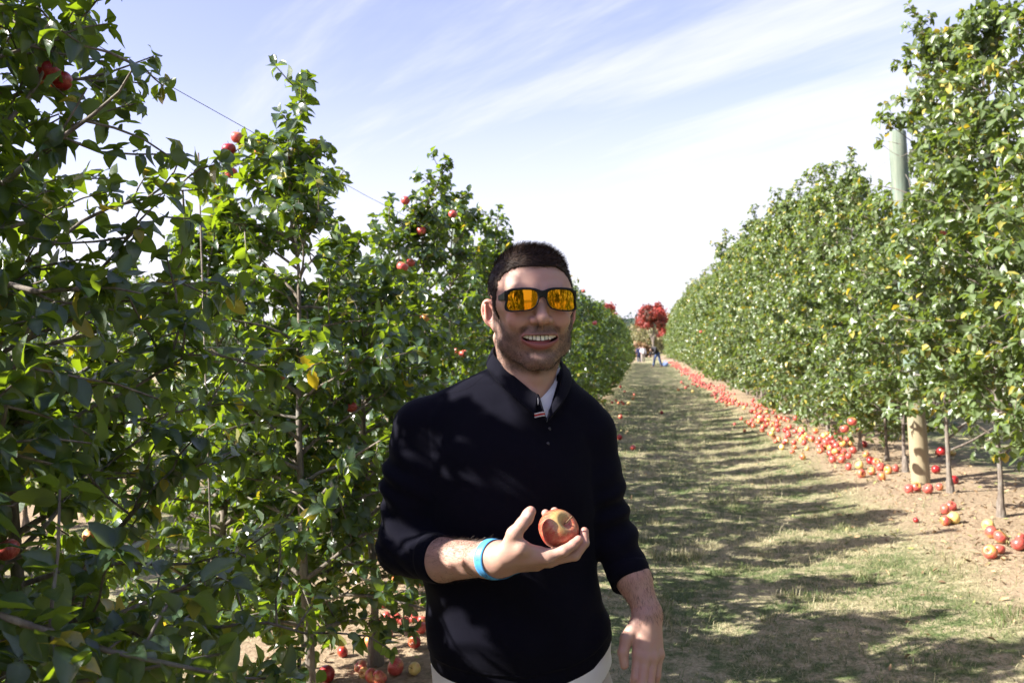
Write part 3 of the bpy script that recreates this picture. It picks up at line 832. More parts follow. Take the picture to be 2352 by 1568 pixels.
# hanging apples: (px, py, width, depth, kind, label)
hang = [
 (545,316,31,3.55,0,'large red apple hanging highest in the tall tree against the leaves'),(526,343,26,3.62,2,'deep red apple tucked just under the highest hanging one'),
 (600,347,27,3.7,0,'shiny red apple at the left of the three hanging under the leader'),(624,356,26,3.75,0,'red apple in the middle of the three hanging under the leader'),
 (650,362,30,3.65,2,'red apple at the right of the three hanging under the leader'),(531,398,22,3.8,1,'small red apple half hidden below the highest pair'),
 (112,165,38,2.1,2,'deep red apple hanging in the upper left corner'),(138,186,32,2.2,2,'dark apple behind the deep red one in the upper left corner'),(104,190,28,2.25,1,'orange-red apple low in the upper left corner cluster'),
 (675,463,22,4.3,0,'small red apple hanging in mid tree below the sky gap'),(642,872,41,3.7,0,'round glossy red apple hanging alone in the middle of the left leaves'),
 (925,613,26,5.0,0,'red apple hanging left of the hair of the man'),(943,604,18,5.2,1,'orange apple behind the red one near the hair'),
 (931,461,22,6.1,1,'pale red apple, upper of two under the forked shoot'),(972,487,20,6.2,1,'pale red apple hanging between the forked shoots'),(968,530,22,6.1,0,'red apple hanging below the forked shoots'),
 (1040,492,20,6.4,0,'red apple hanging beside the top of the slim grey post'),(976,730,22,5.6,0,'red apple with a leaf across it beside the sunglasses'),
 (1050,806,18,6.2,0,'small red apple hanging level with the smiling mouth'),(1064,812,20,6.1,1,'orange-red apple touching the small one level with the mouth'),(900,866,28,4.9,1,'orange and red apple hanging over the shoulder of the man'),
 (808,936,26,4.2,0,'red apple in the shadow of leaves, left of the shoulder'),(800,925,20,4.4,2,'dark apple above the shadowed one left of the shoulder'),(910,856,22,5.0,0,'red apple with a pale leaf across it above the shoulder'),
 (14,1262,52,2.0,1,'mottled brown and orange apple at the left edge'),(213,1232,34,2.5,3,'orange apple deep in the lower left leaves'),(28,640,40,2.2,3,'yellow apple hanging at the left edge in mid height'),
 (862,1280,22,4.6,3,'yellow-orange apple behind the elbow of the man'),(1366,742,12,16,0,'small red apple on the far part of the left row'),(1340,668,9,20,0,'tiny red apple near the far tree top of the left row')]
NL = np.concatenate(NEARLEAF); nlx, nly, nlw = project_many(NL)
for (px, py, w, d, k_, lab) in hang:
    p = at(px, py, d)
    near_ = (np.hypot(nlx-px, nly-py+0.035*FPX/np.maximum(nlw, 0.5)) < 0.06*FPX/d) & (nlw > 1.4)
    if near_.any():      # hang the fruit from the nearest twig
        jj = np.where(near_)[0]; jj = jj[np.argmin(np.abs(nlw[jj]-d) - 0.25*(nlw[jj] < d+0.3))]
        w = w*nlw[jj]/d; p = at(px, py, nlw[jj]); w = w*d/nlw[jj]; d = nlw[jj]
    pts_ = np.array([p + np.array([0, 0, 0.03]), p + np.array([0.004, 0.003, 0.055]), p + np.array([0.012, 0.01, 0.075])]) - p
    oo = put_apple(tuple(p), float(np.clip(w/FPX*d, 0.05, 0.082)), k_, lab, GH, rot=(R3.uniform(-0.3, 0.3), R3.uniform(-0.3, 0.3), R3.uniform(0, 6)))
for (px, py, w, d, k_, lab) in [(2166,537,16,8.1,1,'pink apple hanging high in the right row'),(2164,1035,34,8.7,2,'deep crimson apple hanging low beside the forked trunk'),(1969,506,11,13,0,'tiny red apple high in the right row'),
      (1610,762,7,28,1,'speck of a red apple far down the right row'),(1940,985,20,9.0,0,'orange-red apple hanging low under the right row leaves'),(1958,968,22,9.1,1,'red apple hanging low above the fallen drift')]:
    p = at(px, py, d)
    put_apple(tuple(p), float(np.clip(w/FPX*d, 0.05, 0.09)), k_, lab, 'apples hanging in the right row', rot=(0.1, 0.2, R3.uniform(0, 6)))

# ------------------------------------------------------------------ yellow leaf pair seen in the left row
m, t, out = mat('yellow_leaf'); M_yleaf = m
b = pbsdf(t, None, Base_Color=(0.62, 0.45, 0.03), Roughness=0.45); tr = t.new('ShaderNodeBsdfTranslucent'); tr.inputs[0].default_value = (0.8, 0.6, 0.03, 1)
mx = t.new('ShaderNodeMixShader'); mx.inputs[0].default_value = 0.4; t.l.new(b.outputs[0], mx.inputs[1]); t.l.new(tr.outputs[0], mx.inputs[2]); t.l.new(mx.outputs[0], out.inputs[0])
for (px, py, d, dr, lab) in ((690, 822, 3.3, (0.5, 0.2, -0.3), 'upper of two yellow autumn leaves hanging in the green left row'), (712, 850, 3.32, (0.3, 0.0, -1.0), 'lower of two yellow autumn leaves hanging in the green left row')):
    p = at(px, py, d)
    V, Q, A = leaf_arrays(p[None], np.array([dr]), np.array([[0.2, -1.0, 0.3]]), np.array([0.075]), np.array([0.042]), np.array([0.5]), np.array([0.3]), np.array([0.4]), np.array([0.5]), 0)
    tag(link('yellow_leaf', mesh_np('yellow_leaf', V-p, Q, M_yleaf, attrs=A), loc=tuple(p)), lab, 'leaf', 'yellow leaves')

# ------------------------------------------------------------------ grass, litter and clods
m, t, out = mat('grass_blades'); M_grass = m
tint = attr(t, 'tint')
c = t.ramp(tint, [(0.0, (0.055, 0.10, 0.022)), (0.35, (0.13, 0.19, 0.05)), (0.55, (0.27, 0.26, 0.12)), (1.0, (0.50, 0.44, 0.27))])
b = pbsdf(t, None, Base_Color=c, Roughness=0.6); tr = t.new('ShaderNodeBsdfTranslucent'); t.put(tr.inputs[0], c)
mx = t.new('ShaderNodeMixShader'); mx.inputs[0].default_value = 0.3; t.l.new(b.outputs[0], mx.inputs[1]); t.l.new(tr.outputs[0], mx.inputs[2]); t.l.new(mx.outputs[0], out.inputs[0])
def vnoise(x, y, seed=0, f=1.0):
    """smooth value noise in numpy"""
    x = np.asarray(x)*f+seed*17.3; y = np.asarray(y)*f-seed*9.1
    xi, yi = np.floor(x).astype(int), np.floor(y).astype(int); fx, fy = x-xi, y-yi
    fx, fy = fx*fx*(3-2*fx), fy*fy*(3-2*fy)
    def h(a, b):
        v = np.sin(a*127.1+b*311.7+seed)*43758.5453
        return v-np.floor(v)
    return (h(xi, yi)*(1-fx)+h(xi+1, yi)*fx)*(1-fy) + (h(xi, yi+1)*(1-fx)+h(xi+1, yi+1)*fx)*fy
def grass():
    rg = np.random.default_rng(3)
    xs, ys = [], []
    for (ya, yb, n, s) in ((1.6, 5, 110000, 1), (5, 9, 95000, 1.2), (9, 16, 75000, 1.7), (16, 34, 50000, 2.8)):
        xs.append(rg.uniform(-1.2, 2.75, n)); ys.append(rg.uniform(ya, yb, n))
    sc = np.concatenate([np.full(len(a), s) for a, s in zip(xs, (1, 1.2, 1.6, 2.6))])
    x, y = np.concatenate(xs), np.concatenate(ys)
    turf = 0.55 + 0.9*(vnoise(x, y, 1, 3.1)-0.5) + 0.5*(vnoise(x, y, 2, 11)-0.5)
    lane = 1/(1+np.exp(-(1.22-np.abs(x-0.65))*6))
    left_bare = np.where((x < -0.75) & (y < 7.5), 0.35, 1.0)
    keep = rg.uniform(0, 1, len(x)) < np.clip(turf*lane*left_bare*1.35, 0, 1)
    x, y, sc = x[keep], y[keep], sc[keep]; N = len(x)
    az = rg.uniform(0, 6.28, N); L = rg.uniform(0.015, 0.050, N)*sc**0.5; tuft = (rg.uniform(0, 1, N) < 0.03) | (vnoise(x, y, 9, 5.5) > 0.80)
    L = np.where(tuft, L*1.7, L)
    el = np.where(tuft, rg.uniform(0.4, 1.35, N), rg.uniform(0.05, 0.9, N))
    z = ground_z(x, y)
    b0 = np.stack([x, y, z-0.002], -1); dv = np.stack([np.cos(az)*np.cos(el), np.sin(az)*np.cos(el), np.sin(el)], -1)
    sd = np.stack([-np.sin(az), np.cos(az), np.zeros(N)], -1)*(0.0013*sc)[:, None]
    mid = b0 + dv*L[:, None]*0.6; tip = b0 + dv*L[:, None] + np.array([0, 0, -0.35])*L[:, None]*rg.uniform(0, 1, N)[:, None] + np.cross(dv, [0, 0, 1.0])*L[:, None]*rg.normal(0, 0.15, N)[:, None]
    V = np.stack([b0-sd, b0+sd, mid+sd*0.9, mid-sd*0.9, tip+sd*0.15, tip-sd*0.15], 1).reshape(-1, 3)
    o = (np.arange(N)*6)[:, None]
    Q = np.stack([np.concatenate([o, o+1, o+2, o+3], 1), np.concatenate([o+3, o+2, o+4, o+5], 1)], 1).reshape(-1, 4)
    g = vnoise(x, y, 5, 2.3)*0.6 + vnoise(x, y, 6, 9)*0.4
    tint_ = np.clip(0.5 + (0.52-g)*1.6 + rg.normal(0, 0.22, N), 0, 1)
    tag(link('grass', mesh_np('grass', V, Q, M_grass, smooth=False, attrs={'tint': ('FACE', np.repeat(tint_, 2))})),
        'short dry mown grass covering the lane between the rows', 'grass', kind='stuff')
grass()
m, t, out = mat('dead_leaf'); M_dead = m
c = t.ramp(attr(t, 'tint'), [(0.0, (0.10, 0.06, 0.03)), (0.5, (0.27, 0.18, 0.09)), (0.8, (0.42, 0.30, 0.16)), (1.0, (0.25, 0.28, 0.08))])
pbsdf(t, out, Base_Color=c, Roughness=0.8)
def litter():
    rg = np.random.default_rng(8); N = 5200
    side = rg.uniform(0, 1, N) < 0.62
    x = np.where(side, 2.45+rg.normal(0, 0.5, N), -1.25+rg.normal(0, 0.45, N)); y = rg.uniform(1.5, 22, N)
    z = ground_z(x, y)+0.006
    az = rg.uniform(0, 6.28, N)
    d = np.stack([np.cos(az), np.sin(az), rg.normal(0.1, 0.25, N)], -1); n = np.stack([rg.normal(0, 0.5, N), rg.normal(0, 0.5, N), np.ones(N)], -1)
    L = rg.uniform(0.012, 0.05, N)
    V, Q, A = leaf_arrays(np.stack([x, y, z], -1), d, n, L, L*0.5, rg.uniform(0.2, 1.2, N), rg.uniform(-0.6, 0.2, N), rg.uniform(0, 1, N), rg.uniform(0, 1, N), 1)
    tag(link('leaf_litter', mesh_np('leaf_litter', V, Q, M_dead, attrs=A)), 'dry fallen leaves and chaff on the soil under the rows', 'leaf litter', kind='stuff')
litter()
def clods():
    rg = np.random.default_rng(12); N = 9000
    side = rg.uniform(0, 1, N) < 0.65
    x = np.where(side, 2.55+rg.normal(0, 0.45, N), -1.25+rg.normal(0, 0.35, N)); y = rg.uniform(1.5, 16, N)
    base = np.array([[1, 0, 0], [-1, 0, 0], [0, 1, 0], [0, -1, 0], [0, 0, 1], [0, 0, -0.6]], float)
    f = np.array([[0, 2, 4], [2, 1, 4], [1, 3, 4], [3, 0, 4], [2, 0, 5], [1, 2, 5], [3, 1, 5], [0, 3, 5]])
    s = rg.lognormal(-5.35, 0.45, N)
    V = base[None]*s[:, None, None]*rg.uniform(0.6, 1.3, (N, 6, 1))*np.array([1.2, 1.2, 0.8]) + np.stack([x, y, ground_z(x, y)], -1)[:, None]
    Fq = (f[None] + (np.arange(N)*6)[:, None, None]).reshape(-1, 3)
    tag(link('soil_clods', mesh_np('soil_clods', V.reshape(-1, 3), Fq, M_ground)), 'small crumbs of dry soil under the tree rows', 'soil', kind='stuff')
clods()

# ------------------------------------------------------------------ the distance: hills, woods, red maples
m, t, out = mat('hill_cover'); M_hill = m
geo = t.new('ShaderNodeNewGeometry')
n = t.noise(geo.outputs['Position'], 0.05, 5, 0.6); n2 = t.noise(geo.outputs['Position'], 0.25, 4, 0.6)
c = t.ramp(t.math('ADD', t.math('MULTIPLY', n, 0.6), t.math('MULTIPLY', n2, 0.4)), [(0.38, (0.035, 0.055, 0.035)), (0.5, (0.09, 0.10, 0.055)), (0.62, (0.22, 0.19, 0.12))])
pbsdf(t, out, Base_Color=c, Roughness=0.95)
def hills():
    rg = np.random.default_rng(2); nth = 220; rs = np.array([230, 300, 380, 460, 560, 700, 850, 1000, 1200])
    th = np.linspace(0, 2*np.pi, nth, endpoint=False)
    V = []
    for r in rs:
        f = (r-230)/(850-230)
        h = np.clip(f, 0, 1.1)**1.3*(17 + 5*np.sin(th*3+1) + 3*np.sin(th*7+0.5)) - 2
        h = h + (2.2*rg.normal(0, 1, nth) if f > 0.3 else 0)
        V.append(np.stack([r*np.cos(th), r*np.sin(th), h], -1))
    V.append(np.stack([1350*np.cos(th), 1350*np.sin(th), np.full(nth, -5.0)], -1))
    V = np.concatenate(V); n = len(rs)+1
    i = np.arange(n-1)[:, None]*nth; j = np.arange(nth)[None]; k = (j+1) % nth
    q = np.stack([i+j, i+k, i+nth+k, i+nth+j], -1).reshape(-1, 4)
    tag(link('hills', mesh_np('hills', V, q, M_hill)), kind='structure')
hills()
def broad_material(name, a, b_, c_, tr_):
    m, t, out = mat(name)
    c = t.ramp(attr(t, 'tint'), [(0.0, a), (0.5, b_), (1.0, c_)])
    b = pbsdf(t, None, Base_Color=c, Roughness=0.55); tr = t.new('ShaderNodeBsdfTranslucent'); tr.inputs[0].default_value = (*tr_, 1)
    mx = t.new('ShaderNodeMixShader'); mx.inputs[0].default_value = 0.3; t.l.new(b.outputs[0], mx.inputs[1]); t.l.new(tr.outputs[0], mx.inputs[2]); t.l.new(mx.outputs[0], out.inputs[0])
    return m
M_red = broad_material('maple_leaves', (0.055, 0.045, 0.025), (0.20, 0.035, 0.025), (0.42, 0.055, 0.04), (0.45, 0.08, 0.04))
M_olive = broad_material('scrub_leaves', (0.09, 0.10, 0.045), (0.20, 0.19, 0.09), (0.30, 0.25, 0.14), (0.3, 0.3, 0.1))
M_wood = broad_material('wood_leaves', (0.025, 0.045, 0.035), (0.045, 0.075, 0.05), (0.08, 0.10, 0.07), (0.08, 0.14, 0.05))
M_orange = broad_material('orange_leaves', (0.14, 0.085, 0.035), (0.24, 0.14, 0.06), (0.30, 0.20, 0.09), (0.3, 0.18, 0.06))
def broad_crown(rg, lobes, n, leaf, lift):
    """leaf-sized faces through several clumps; lobes: (x, y, z, r)"""
    P, Nn, T = [], [], []
    tot = sum(l[3]**2 for l in lobes)
    for (x, y, z, r) in lobes:
        k = int(n*r*r/tot); u = unit(rg.normal(0, 1, (k, 3))); rr = r*1.15*np.abs(rg.normal(0.75, 0.32, k))
        P.append(np.array([x, y, z]) + u*rr[:, None]*np.array([1, 1, 0.85])); Nn.append(unit(u+rg.normal(0, 0.5, (k, 3)))); T.append(np.clip(rg.normal(0.5, 0.16, k)+rg.normal(0, 0.24), 0, 1))
    P, Nn, T = np.concatenate(P), np.concatenate(Nn), np.concatenate(T); N = len(P)
    d = unit(np.cross(Nn, rg.normal(0, 1, (N, 3)))); L = leaf*rg.uniform(0.6, 1.4, N)
    return leaf_arrays(P, d, Nn, L, L*0.8, rg.uniform(0, 0.6, N), rg.uniform(0, 0.4, N), T, rg.uniform(0, 1, N), 2)
def broad_tree(name, loc, h, w, mleaf, label, group, seed, n=6000, leaf=0.26, trunk_h=0.3, cat='tree'):
    rg = np.random.default_rng(seed)
    lobes = [(0, 0, h*(trunk_h*0.5+0.48), w*0.30)]
    for i in range(26):
        a = i*2.4+rg.uniform(0, .6); f = rg.uniform(0.25, 0.98)
        wr = w*0.5*math.sin(math.pi*min(1, 0.18+f*0.72))**0.7
        r = w*rg.uniform(0.07, 0.16); lobes.append((math.cos(a)*(wr-r*0.8), math.sin(a)*(wr-r*0.8), h*(trunk_h+(1-trunk_h)*f)-r*0.6, r))
    V, Q, A = broad_crown(rg, lobes, n, leaf, 0)
    root = empty(name, loc); tag(root, label, cat, group)
    link('crown', mesh_np('crown', V, Q, mleaf, attrs=A), root)
    pts = np.array([[0, 0, -0.8], [0, 0, h*0.25], [0.1, 0, h*0.5], [0, 0.1, h*0.85]])
    paths = [(pts, np.array([0.045, 0.035, 0.022, 0.006])*w)]
    for (x, y, z, r) in lobes[1:8]:
        paths.append((np.array([[0, 0, h*0.28], [x*0.4, y*0.4, z*0.6+h*0.1], [x, y, z]]), np.array([0.02, 0.012, 0.004])*w))
    Vw, Fw = tubes(paths, 6); link('trunk', mesh_np('trunk', Vw, Fw, M_bark), root)
    return root
def place(px, py, d):
    p = at(px, py, d); return (float(p[0]), float(p[1]), -0.5)
broad_tree('maple_tree', place(1500, 790, 118), 7.1, 3.7, M_red, 'red leaved maple standing at the far end of the lane', 'red maples at the end of the rows', 1, trunk_h=0.5)
broad_tree('maple_tree', place(1535, 790, 130), 6.0, 3.0, M_red, 'darker red maple half behind the right row next to the bright one', 'red maples at the end of the rows', 2, n=3000)
broad_tree('maple_tree', place(1388, 790, 122), 7.6, 4.4, M_red, 'red maple top showing over the end of the left row', 'red maples at the end of the rows', 3)
# scrub and orange bushes across the end of the lane
for i, (px, d, h, w, mm, lab) in enumerate([(1445, 190, 5.4, 9, M_olive, 'tall tan green scrub tree left of the red maple'), (1468, 205, 6.2, 10, M_olive, 'pale olive scrub tree behind the gap of the lane'), (1492, 185, 5.0, 9, M_olive, 'olive scrub tree under the crown of the red maple'),
      (1425, 200, 6.0, 10, M_olive, 'tan scrub tree just above the end of the left row'), (1520, 200, 5.2, 9, M_olive, 'olive scrub tree behind the right row end'),
      (1452, 150, 1.9, 4.2, M_orange, 'orange brown bush at the left of the end of the lane'), (1470, 148, 2.0, 4.0, M_orange, 'orange brown bush in the middle of the end of the lane'), (1437, 152, 1.9, 3.6, M_orange, 'orange bush half behind the left row')]):
    broad_tree('scrub_tree' if mm is M_olive else 'orange_bush', place(px, 790, d), h, w, mm, lab, 'bushes at the far end of the lane', 30+i, n=2600, leaf=0.45, trunk_h=0.05, cat='bush')
# distant wood along the ridge
def far_wood():
    rg = np.random.default_rng(6); P = []
    for i in range(900):
        a = math.radians(rg.uniform(60, 135)); r = rg.uniform(640, 860); f = (r-230)/620
        P.append((r*math.cos(a), r*math.sin(a), f**1.3*16+2.0+rg.uniform(-1, 3), rg.uniform(4, 8)))
    V, Q, A = broad_crown(rg, P, 60000, 2.2, 0)
    tag(link('far_woods', mesh_np('far_woods', V, Q, M_wood, attrs=A)), 'dark blue-green wood along the far ridge', 'woods', kind='stuff')
far_wood()
# ------------------------------------------------------------------ the man: signed-distance modelling
D0 = 1.95                                   # distance of the man along the view axis
def q3(px, py, w=0.0):
    """(right, up, towards the camera) coordinates of the man's frame, metres"""
    d = D0 - w
    return np.array([(px-PW/2)/FPX*d, -(py-PH/2)/FPX*d, w])
def to_world(P):
    P = np.asarray(P, float)
    return CAM + P[..., 0:1]*_R + P[..., 1:2]*_U + (D0-P[..., 2:3])*_F
def to_frame(Wd):
    q = np.asarray(Wd, float) - CAM
    return np.array([q @ _R, q @ _U, D0 - q @ _F])

def ln(v): return np.sqrt((v*v).sum(-1))
def sph(P, c, r): return ln(P-c) - r
def ell(P, c, r, M=None):
    q = P - c
    if M is not None: q = q @ M
    r = np.asarray(r, float)
    k0 = ln(q/r); k1 = ln(q/(r*r))
    return k0*(k0-1.0)/np.maximum(k1, 1e-9)
def cap(P, a, b, ra, rb):
    a = np.asarray(a, float); b = np.asarray(b, float)
    ba = b-a; t_ = np.clip(((P-a) @ ba)/(ba @ ba), 0, 1)
    return ln(P - a - t_[:, None]*ba) - (ra + (rb-ra)*t_)
def smin(a, b, k):
    h_ = np.clip(0.5+0.5*(b-a)/k, 0, 1)
    return b + (a-b)*h_ - k*h_*(1-h_)
def smax(a, b, k): return -smin(-a, -b, k)
def chain(P, pts, rs, k=0.004):
    d = None
    for i in range(len(pts)-1):
        c = cap(P, pts[i], pts[i+1], rs[i], rs[i+1]); d = c if d is None else smin(d, c, k)
    return d
def vn3(P, f=1.0, seed=0):
    q = P*f + seed*13.7; i = np.floor(q).astype(np.int64); t_ = q-i; t_ = t_*t_*(3-2*t_)
    def h(a, b, c):
        v = np.sin(a*127.1+b*311.7+c*74.7+seed)*43758.5453
        return v-np.floor(v)
    x, y, z = i[:, 0], i[:, 1], i[:, 2]; tx, ty, tz = t_[:, 0], t_[:, 1], t_[:, 2]
    r = 0
    for dx in (0, 1):
        for dy in (0, 1):
            for dz in (0, 1):
                w_ = (tx if dx else 1-tx)*(ty if dy else 1-ty)*(tz if dz else 1-tz)
                r = r + w_*h(x+dx, y+dy, z+dz)
    return r*2-1
def sstep(x, a, b):
    t_ = np.clip((x-a)/(b-a), 0, 1); return t_*t_*(3-2*t_)

def surf(f, lo, hi, h, proj=2, margin=1.35):
    """surface nets with block culling -> vertices, quads"""
    lo = np.asarray(lo, float); hi = np.asarray(hi, float)
    B = 8; nb = np.ceil((hi-lo)/(h*B)).astype(int)+1; n = nb*B
    bi = np.stack(np.meshgrid(*[np.arange(k) for k in nb], indexing='ij'), -1).reshape(-1, 3)
    cen = lo + (bi*B + (B-1)/2)*h
    fc = np.concatenate([f(c) for c in np.array_split(cen, max(1, len(cen)//200000))])
    keep = np.abs(fc) < B*h*0.87*margin + 0.003
    F = np.empty(n, np.float32)
    F.reshape(nb[0], B, nb[1], B, nb[2], B)[:] = np.where(fc < 0, -1.0, 1.0).reshape(nb[0], 1, nb[1], 1, nb[2], 1)
    off = np.stack(np.meshgrid(*[np.arange(B)]*3, indexing='ij'), -1).reshape(-1, 3)
    kb = bi[keep]
    for ch in np.array_split(kb, max(1, len(kb)//1200)):
        idx = (ch[:, None]*B + off[None]).reshape(-1, 3)
        F[idx[:, 0], idx[:, 1], idx[:, 2]] = f(lo + idx*h)
    S = F < 0
    c = [S[dx:n[0]-1+dx, dy:n[1]-1+dy, dz:n[2]-1+dz] for dx in (0, 1) for dy in (0, 1) for dz in (0, 1)]
    sm = sum(x.astype(np.int8) for x in c); act = (sm > 0) & (sm < 8)
    I = np.argwhere(act)
    vid = np.full(act.shape, -1, np.int32); vid[act] = np.arange(len(I))
    cor = {(dx, dy, dz): F[I[:, 0]+dx, I[:, 1]+dy, I[:, 2]+dz] for dx in (0, 1) for dy in (0, 1) for dz in (0, 1)}
    acc = np.zeros((len(I), 3)); cnt = np.zeros(len(I))
    for a in cor:
        for ax in range(3):
            if a[ax] == 0:
                b = tuple(1 if k == ax else a[k] for k in range(3)); fa, fb = cor[a], cor[b]
                x = (fa < 0) != (fb < 0); t_ = np.where(x, fa/np.where(x, fa-fb, 1), 0)
                p = np.array(a, float)[None].repeat(len(I), 0); p[:, ax] += t_
                acc[x] += p[x]; cnt[x] += 1
    V = lo + (I + acc/cnt[:, None])*h
    Q = []
    for ax in range(3):
        o1, o2 = [(1, 2), (2, 0), (0, 1)][ax]
        sl0 = [slice(None)]*3; sl1 = [slice(None)]*3
        sl0[ax] = slice(0, n[ax]-1); sl1[ax] = slice(1, n[ax])
        ch = S[tuple(sl0)] != S[tuple(sl1)]
        E = np.argwhere(ch); ok = (E[:, o1] > 0) & (E[:, o2] > 0) & (E[:, o1] < n[o1]-1) & (E[:, o2] < n[o2]-1)
        E = E[ok]; s0 = S[E[:, 0], E[:, 1], E[:, 2]]
        e1 = np.zeros(3, int); e1[o1] = 1; e2 = np.zeros(3, int); e2[o2] = 1
        g = lambda X: vid[X[:, 0], X[:, 1], X[:, 2]]
        q = np.stack([g(E-e1-e2), g(E-e2), g(E), g(E-e1)], 1)
        q[~s0] = q[~s0][:, ::-1]
        Q.append(q)
    Q = np.concatenate(Q); Q = Q[(Q >= 0).all(1)]
    e = h*0.4
    for _ in range(proj):
        d = f(V); g = np.stack([f(V+np.eye(3)[k]*e) - f(V-np.eye(3)[k]*e) for k in range(3)], -1)/(2*e)
        V = V - np.clip(d/np.maximum((g*g).sum(-1), 0.2), -h, h)[:, None]*g
    return V, Q

def part_mesh(name, f, lo, hi, h, m, parent, attrs=None, proj=2, extra=None):
    V, Q = surf(f, lo, hi, h, proj)
    A = {k: ('POINT', fn(V)) for k, fn in (attrs or {}).items()}
    me = mesh_np(name, to_world(V) - MAN0, Q, m, attrs=A)
    return link(name, me, parent), V, Q

# ---- materials
m, t, out = mat('skin'); M_skin = m
co = t.new('ShaderNodeTexCoord')
n = t.noise(co.outputs['Object'], 38, 4); pore = t.noise(co.outputs['Object'], 900, 2)
c = t.mix(t.math('MULTIPLY', t.smooth(n, 0.4, 0.68), 0.35), (0.44, 0.268, 0.205), (0.44, 0.215, 0.168))
c = t.mix(t.math('MULTIPLY', attr(t, 'flush'), 0.55), c, (0.60, 0.23, 0.18))
c = t.mix(t.math('MULTIPLY', attr(t, 'beard'), t.math('ADD', 0.46, t.math('MULTIPLY', t.smooth(pore, 0.4, 0.62), 0.34))), c, (0.040, 0.029, 0.027))
c = t.mix(attr(t, 'lip'), c, (0.26, 0.088, 0.082))
c = t.mix(attr(t, 'nail'), c, (0.72, 0.50, 0.44))
c = t.mix(attr(t, 'inside'), c, (0.06, 0.012, 0.010))
b = pbsdf(t, out, Base_Color=c, Roughness=t.math('SUBTRACT', 0.52, t.math('MULTIPLY', attr(t, 'nail'), 0.2)))
b.inputs['Subsurface Weight'].default_value = 0.14
b.inputs['Subsurface Radius'].default_value = (1.0, 0.35, 0.2); b.inputs['Subsurface Scale'].default_value = 0.009
b.inputs['Specular IOR Level'].default_value = 0.42
t.put(b.inputs['Normal'], t.bump(t.math('ADD', pore, t.math('MULTIPLY', t.noise(co.outputs['Object'], 160, 3), 1.2)), 0.22, 0.0012))

m, t, out = mat('navy_knit'); M_knit = m
co = t.new('ShaderNodeTexCoord')
n = t.noise(co.outputs['Object'], 900, 2); n2 = t.noise(co.outputs['Object'], 22, 4)
c = t.mix(n2, (0.0020, 0.0020, 0.0062), (0.0034, 0.0033, 0.0088))
b = pbsdf(t, out, Base_Color=c, Roughness=0.92)
b.inputs['Specular IOR Level'].default_value = 0.12
b.inputs['Sheen Weight'].default_value = 0.03; b.inputs['Sheen Roughness'].default_value = 0.4
t.put(b.inputs['Normal'], t.bump(t.math('ADD', n, t.math('MULTIPLY', n2, 2.0)), 0.3, 0.003))

def cloth(name, col, sheen=0.1, scale=600, bumpd=0.002):
    m, t, out = mat(name)
    co = t.new('ShaderNodeTexCoord'); n = t.noise(co.outputs['Object'], scale, 2); n2 = t.noise(co.outputs['Object'], 12, 4)
    c = t.mix(n2, tuple(x*0.85 for x in col), col)
    b = pbsdf(t, out, Base_Color=c, Roughness=0.85); b.inputs['Sheen Weight'].default_value = sheen
    t.put(b.inputs['Normal'], t.bump(t.math('ADD', n, t.math('MULTIPLY', n2, 3)), 0.35, bumpd)); return m
M_tee = cloth('white_cotton', (0.78, 0.78, 0.80))
M_trouser = cloth('pale_grey_cotton', (0.46, 0.42, 0.385))
m, t, out = mat('hair'); M_hair = m
c = t.ramp(attr(t, 'tint'), [(0.0, (0.013, 0.0075, 0.0055)), (0.7, (0.042, 0.025, 0.017)), (1.0, (0.12, 0.075, 0.052))])
b = pbsdf(t, out, Base_Color=c, Roughness=0.6); b.inputs['Specular IOR Level'].default_value = 0.2
m, t, out = mat('teeth'); M_teeth = m
b = pbsdf(t, out, Base_Color=(0.88, 0.85, 0.76), Roughness=0.22); b.inputs['Subsurface Weight'].default_value = 0.15; b.inputs['Subsurface Scale'].default_value = 0.003
m, t, out = mat('matt_black_frame'); M_frame = m
b = pbsdf(t, out, Base_Color=(0.004, 0.004, 0.005), Roughness=0.38); b.inputs['Specular IOR Level'].default_value = 0.3
m, t, out = mat('mirror_lens'); M_lens = m
lw = t.new('ShaderNodeLayerWeight'); lw.inputs[0].default_value = 0.35
c = t.mix(t.smooth(lw.outputs['Facing'], 0.0, 0.55), (0.62, 0.235, 0.008), (0.40, 0.44, 0.025))
pbsdf(t, out, Base_Color=c, Roughness=0.045, Metallic=1.0)
m, t, out = mat('blue_paper_band'); M_band = m
co = t.new('ShaderNodeTexCoord')
pbsdf(t, out, Base_Color=t.mix(t.noise(co.outputs['Object'], 60, 3), (0.06, 0.30, 0.62), (0.10, 0.38, 0.72)), Roughness=0.45)
m, t, out = mat('blue_ink'); M_ink = m
pbsdf(t, out, Base_Color=(0.015, 0.05, 0.22), Roughness=0.5)
m, t, out = mat('metal_snap'); M_snap = m
pbsdf(t, out, Base_Color=(0.05, 0.05, 0.06), Metallic=0.7, Roughness=0.4)
m, t, out = mat('stripe_white'); M_sw = m
pbsdf(t, out, Base_Color=(0.45, 0.42, 0.42), Roughness=0.8)
m, t, out = mat('stripe_red'); M_sr = m
pbsdf(t, out, Base_Color=(0.45, 0.02, 0.02), Roughness=0.8)
m, t, out = mat('shoe_leather'); M_shoe = m
pbsdf(t, out, Base_Color=(0.10, 0.06, 0.035), Roughness=0.5)

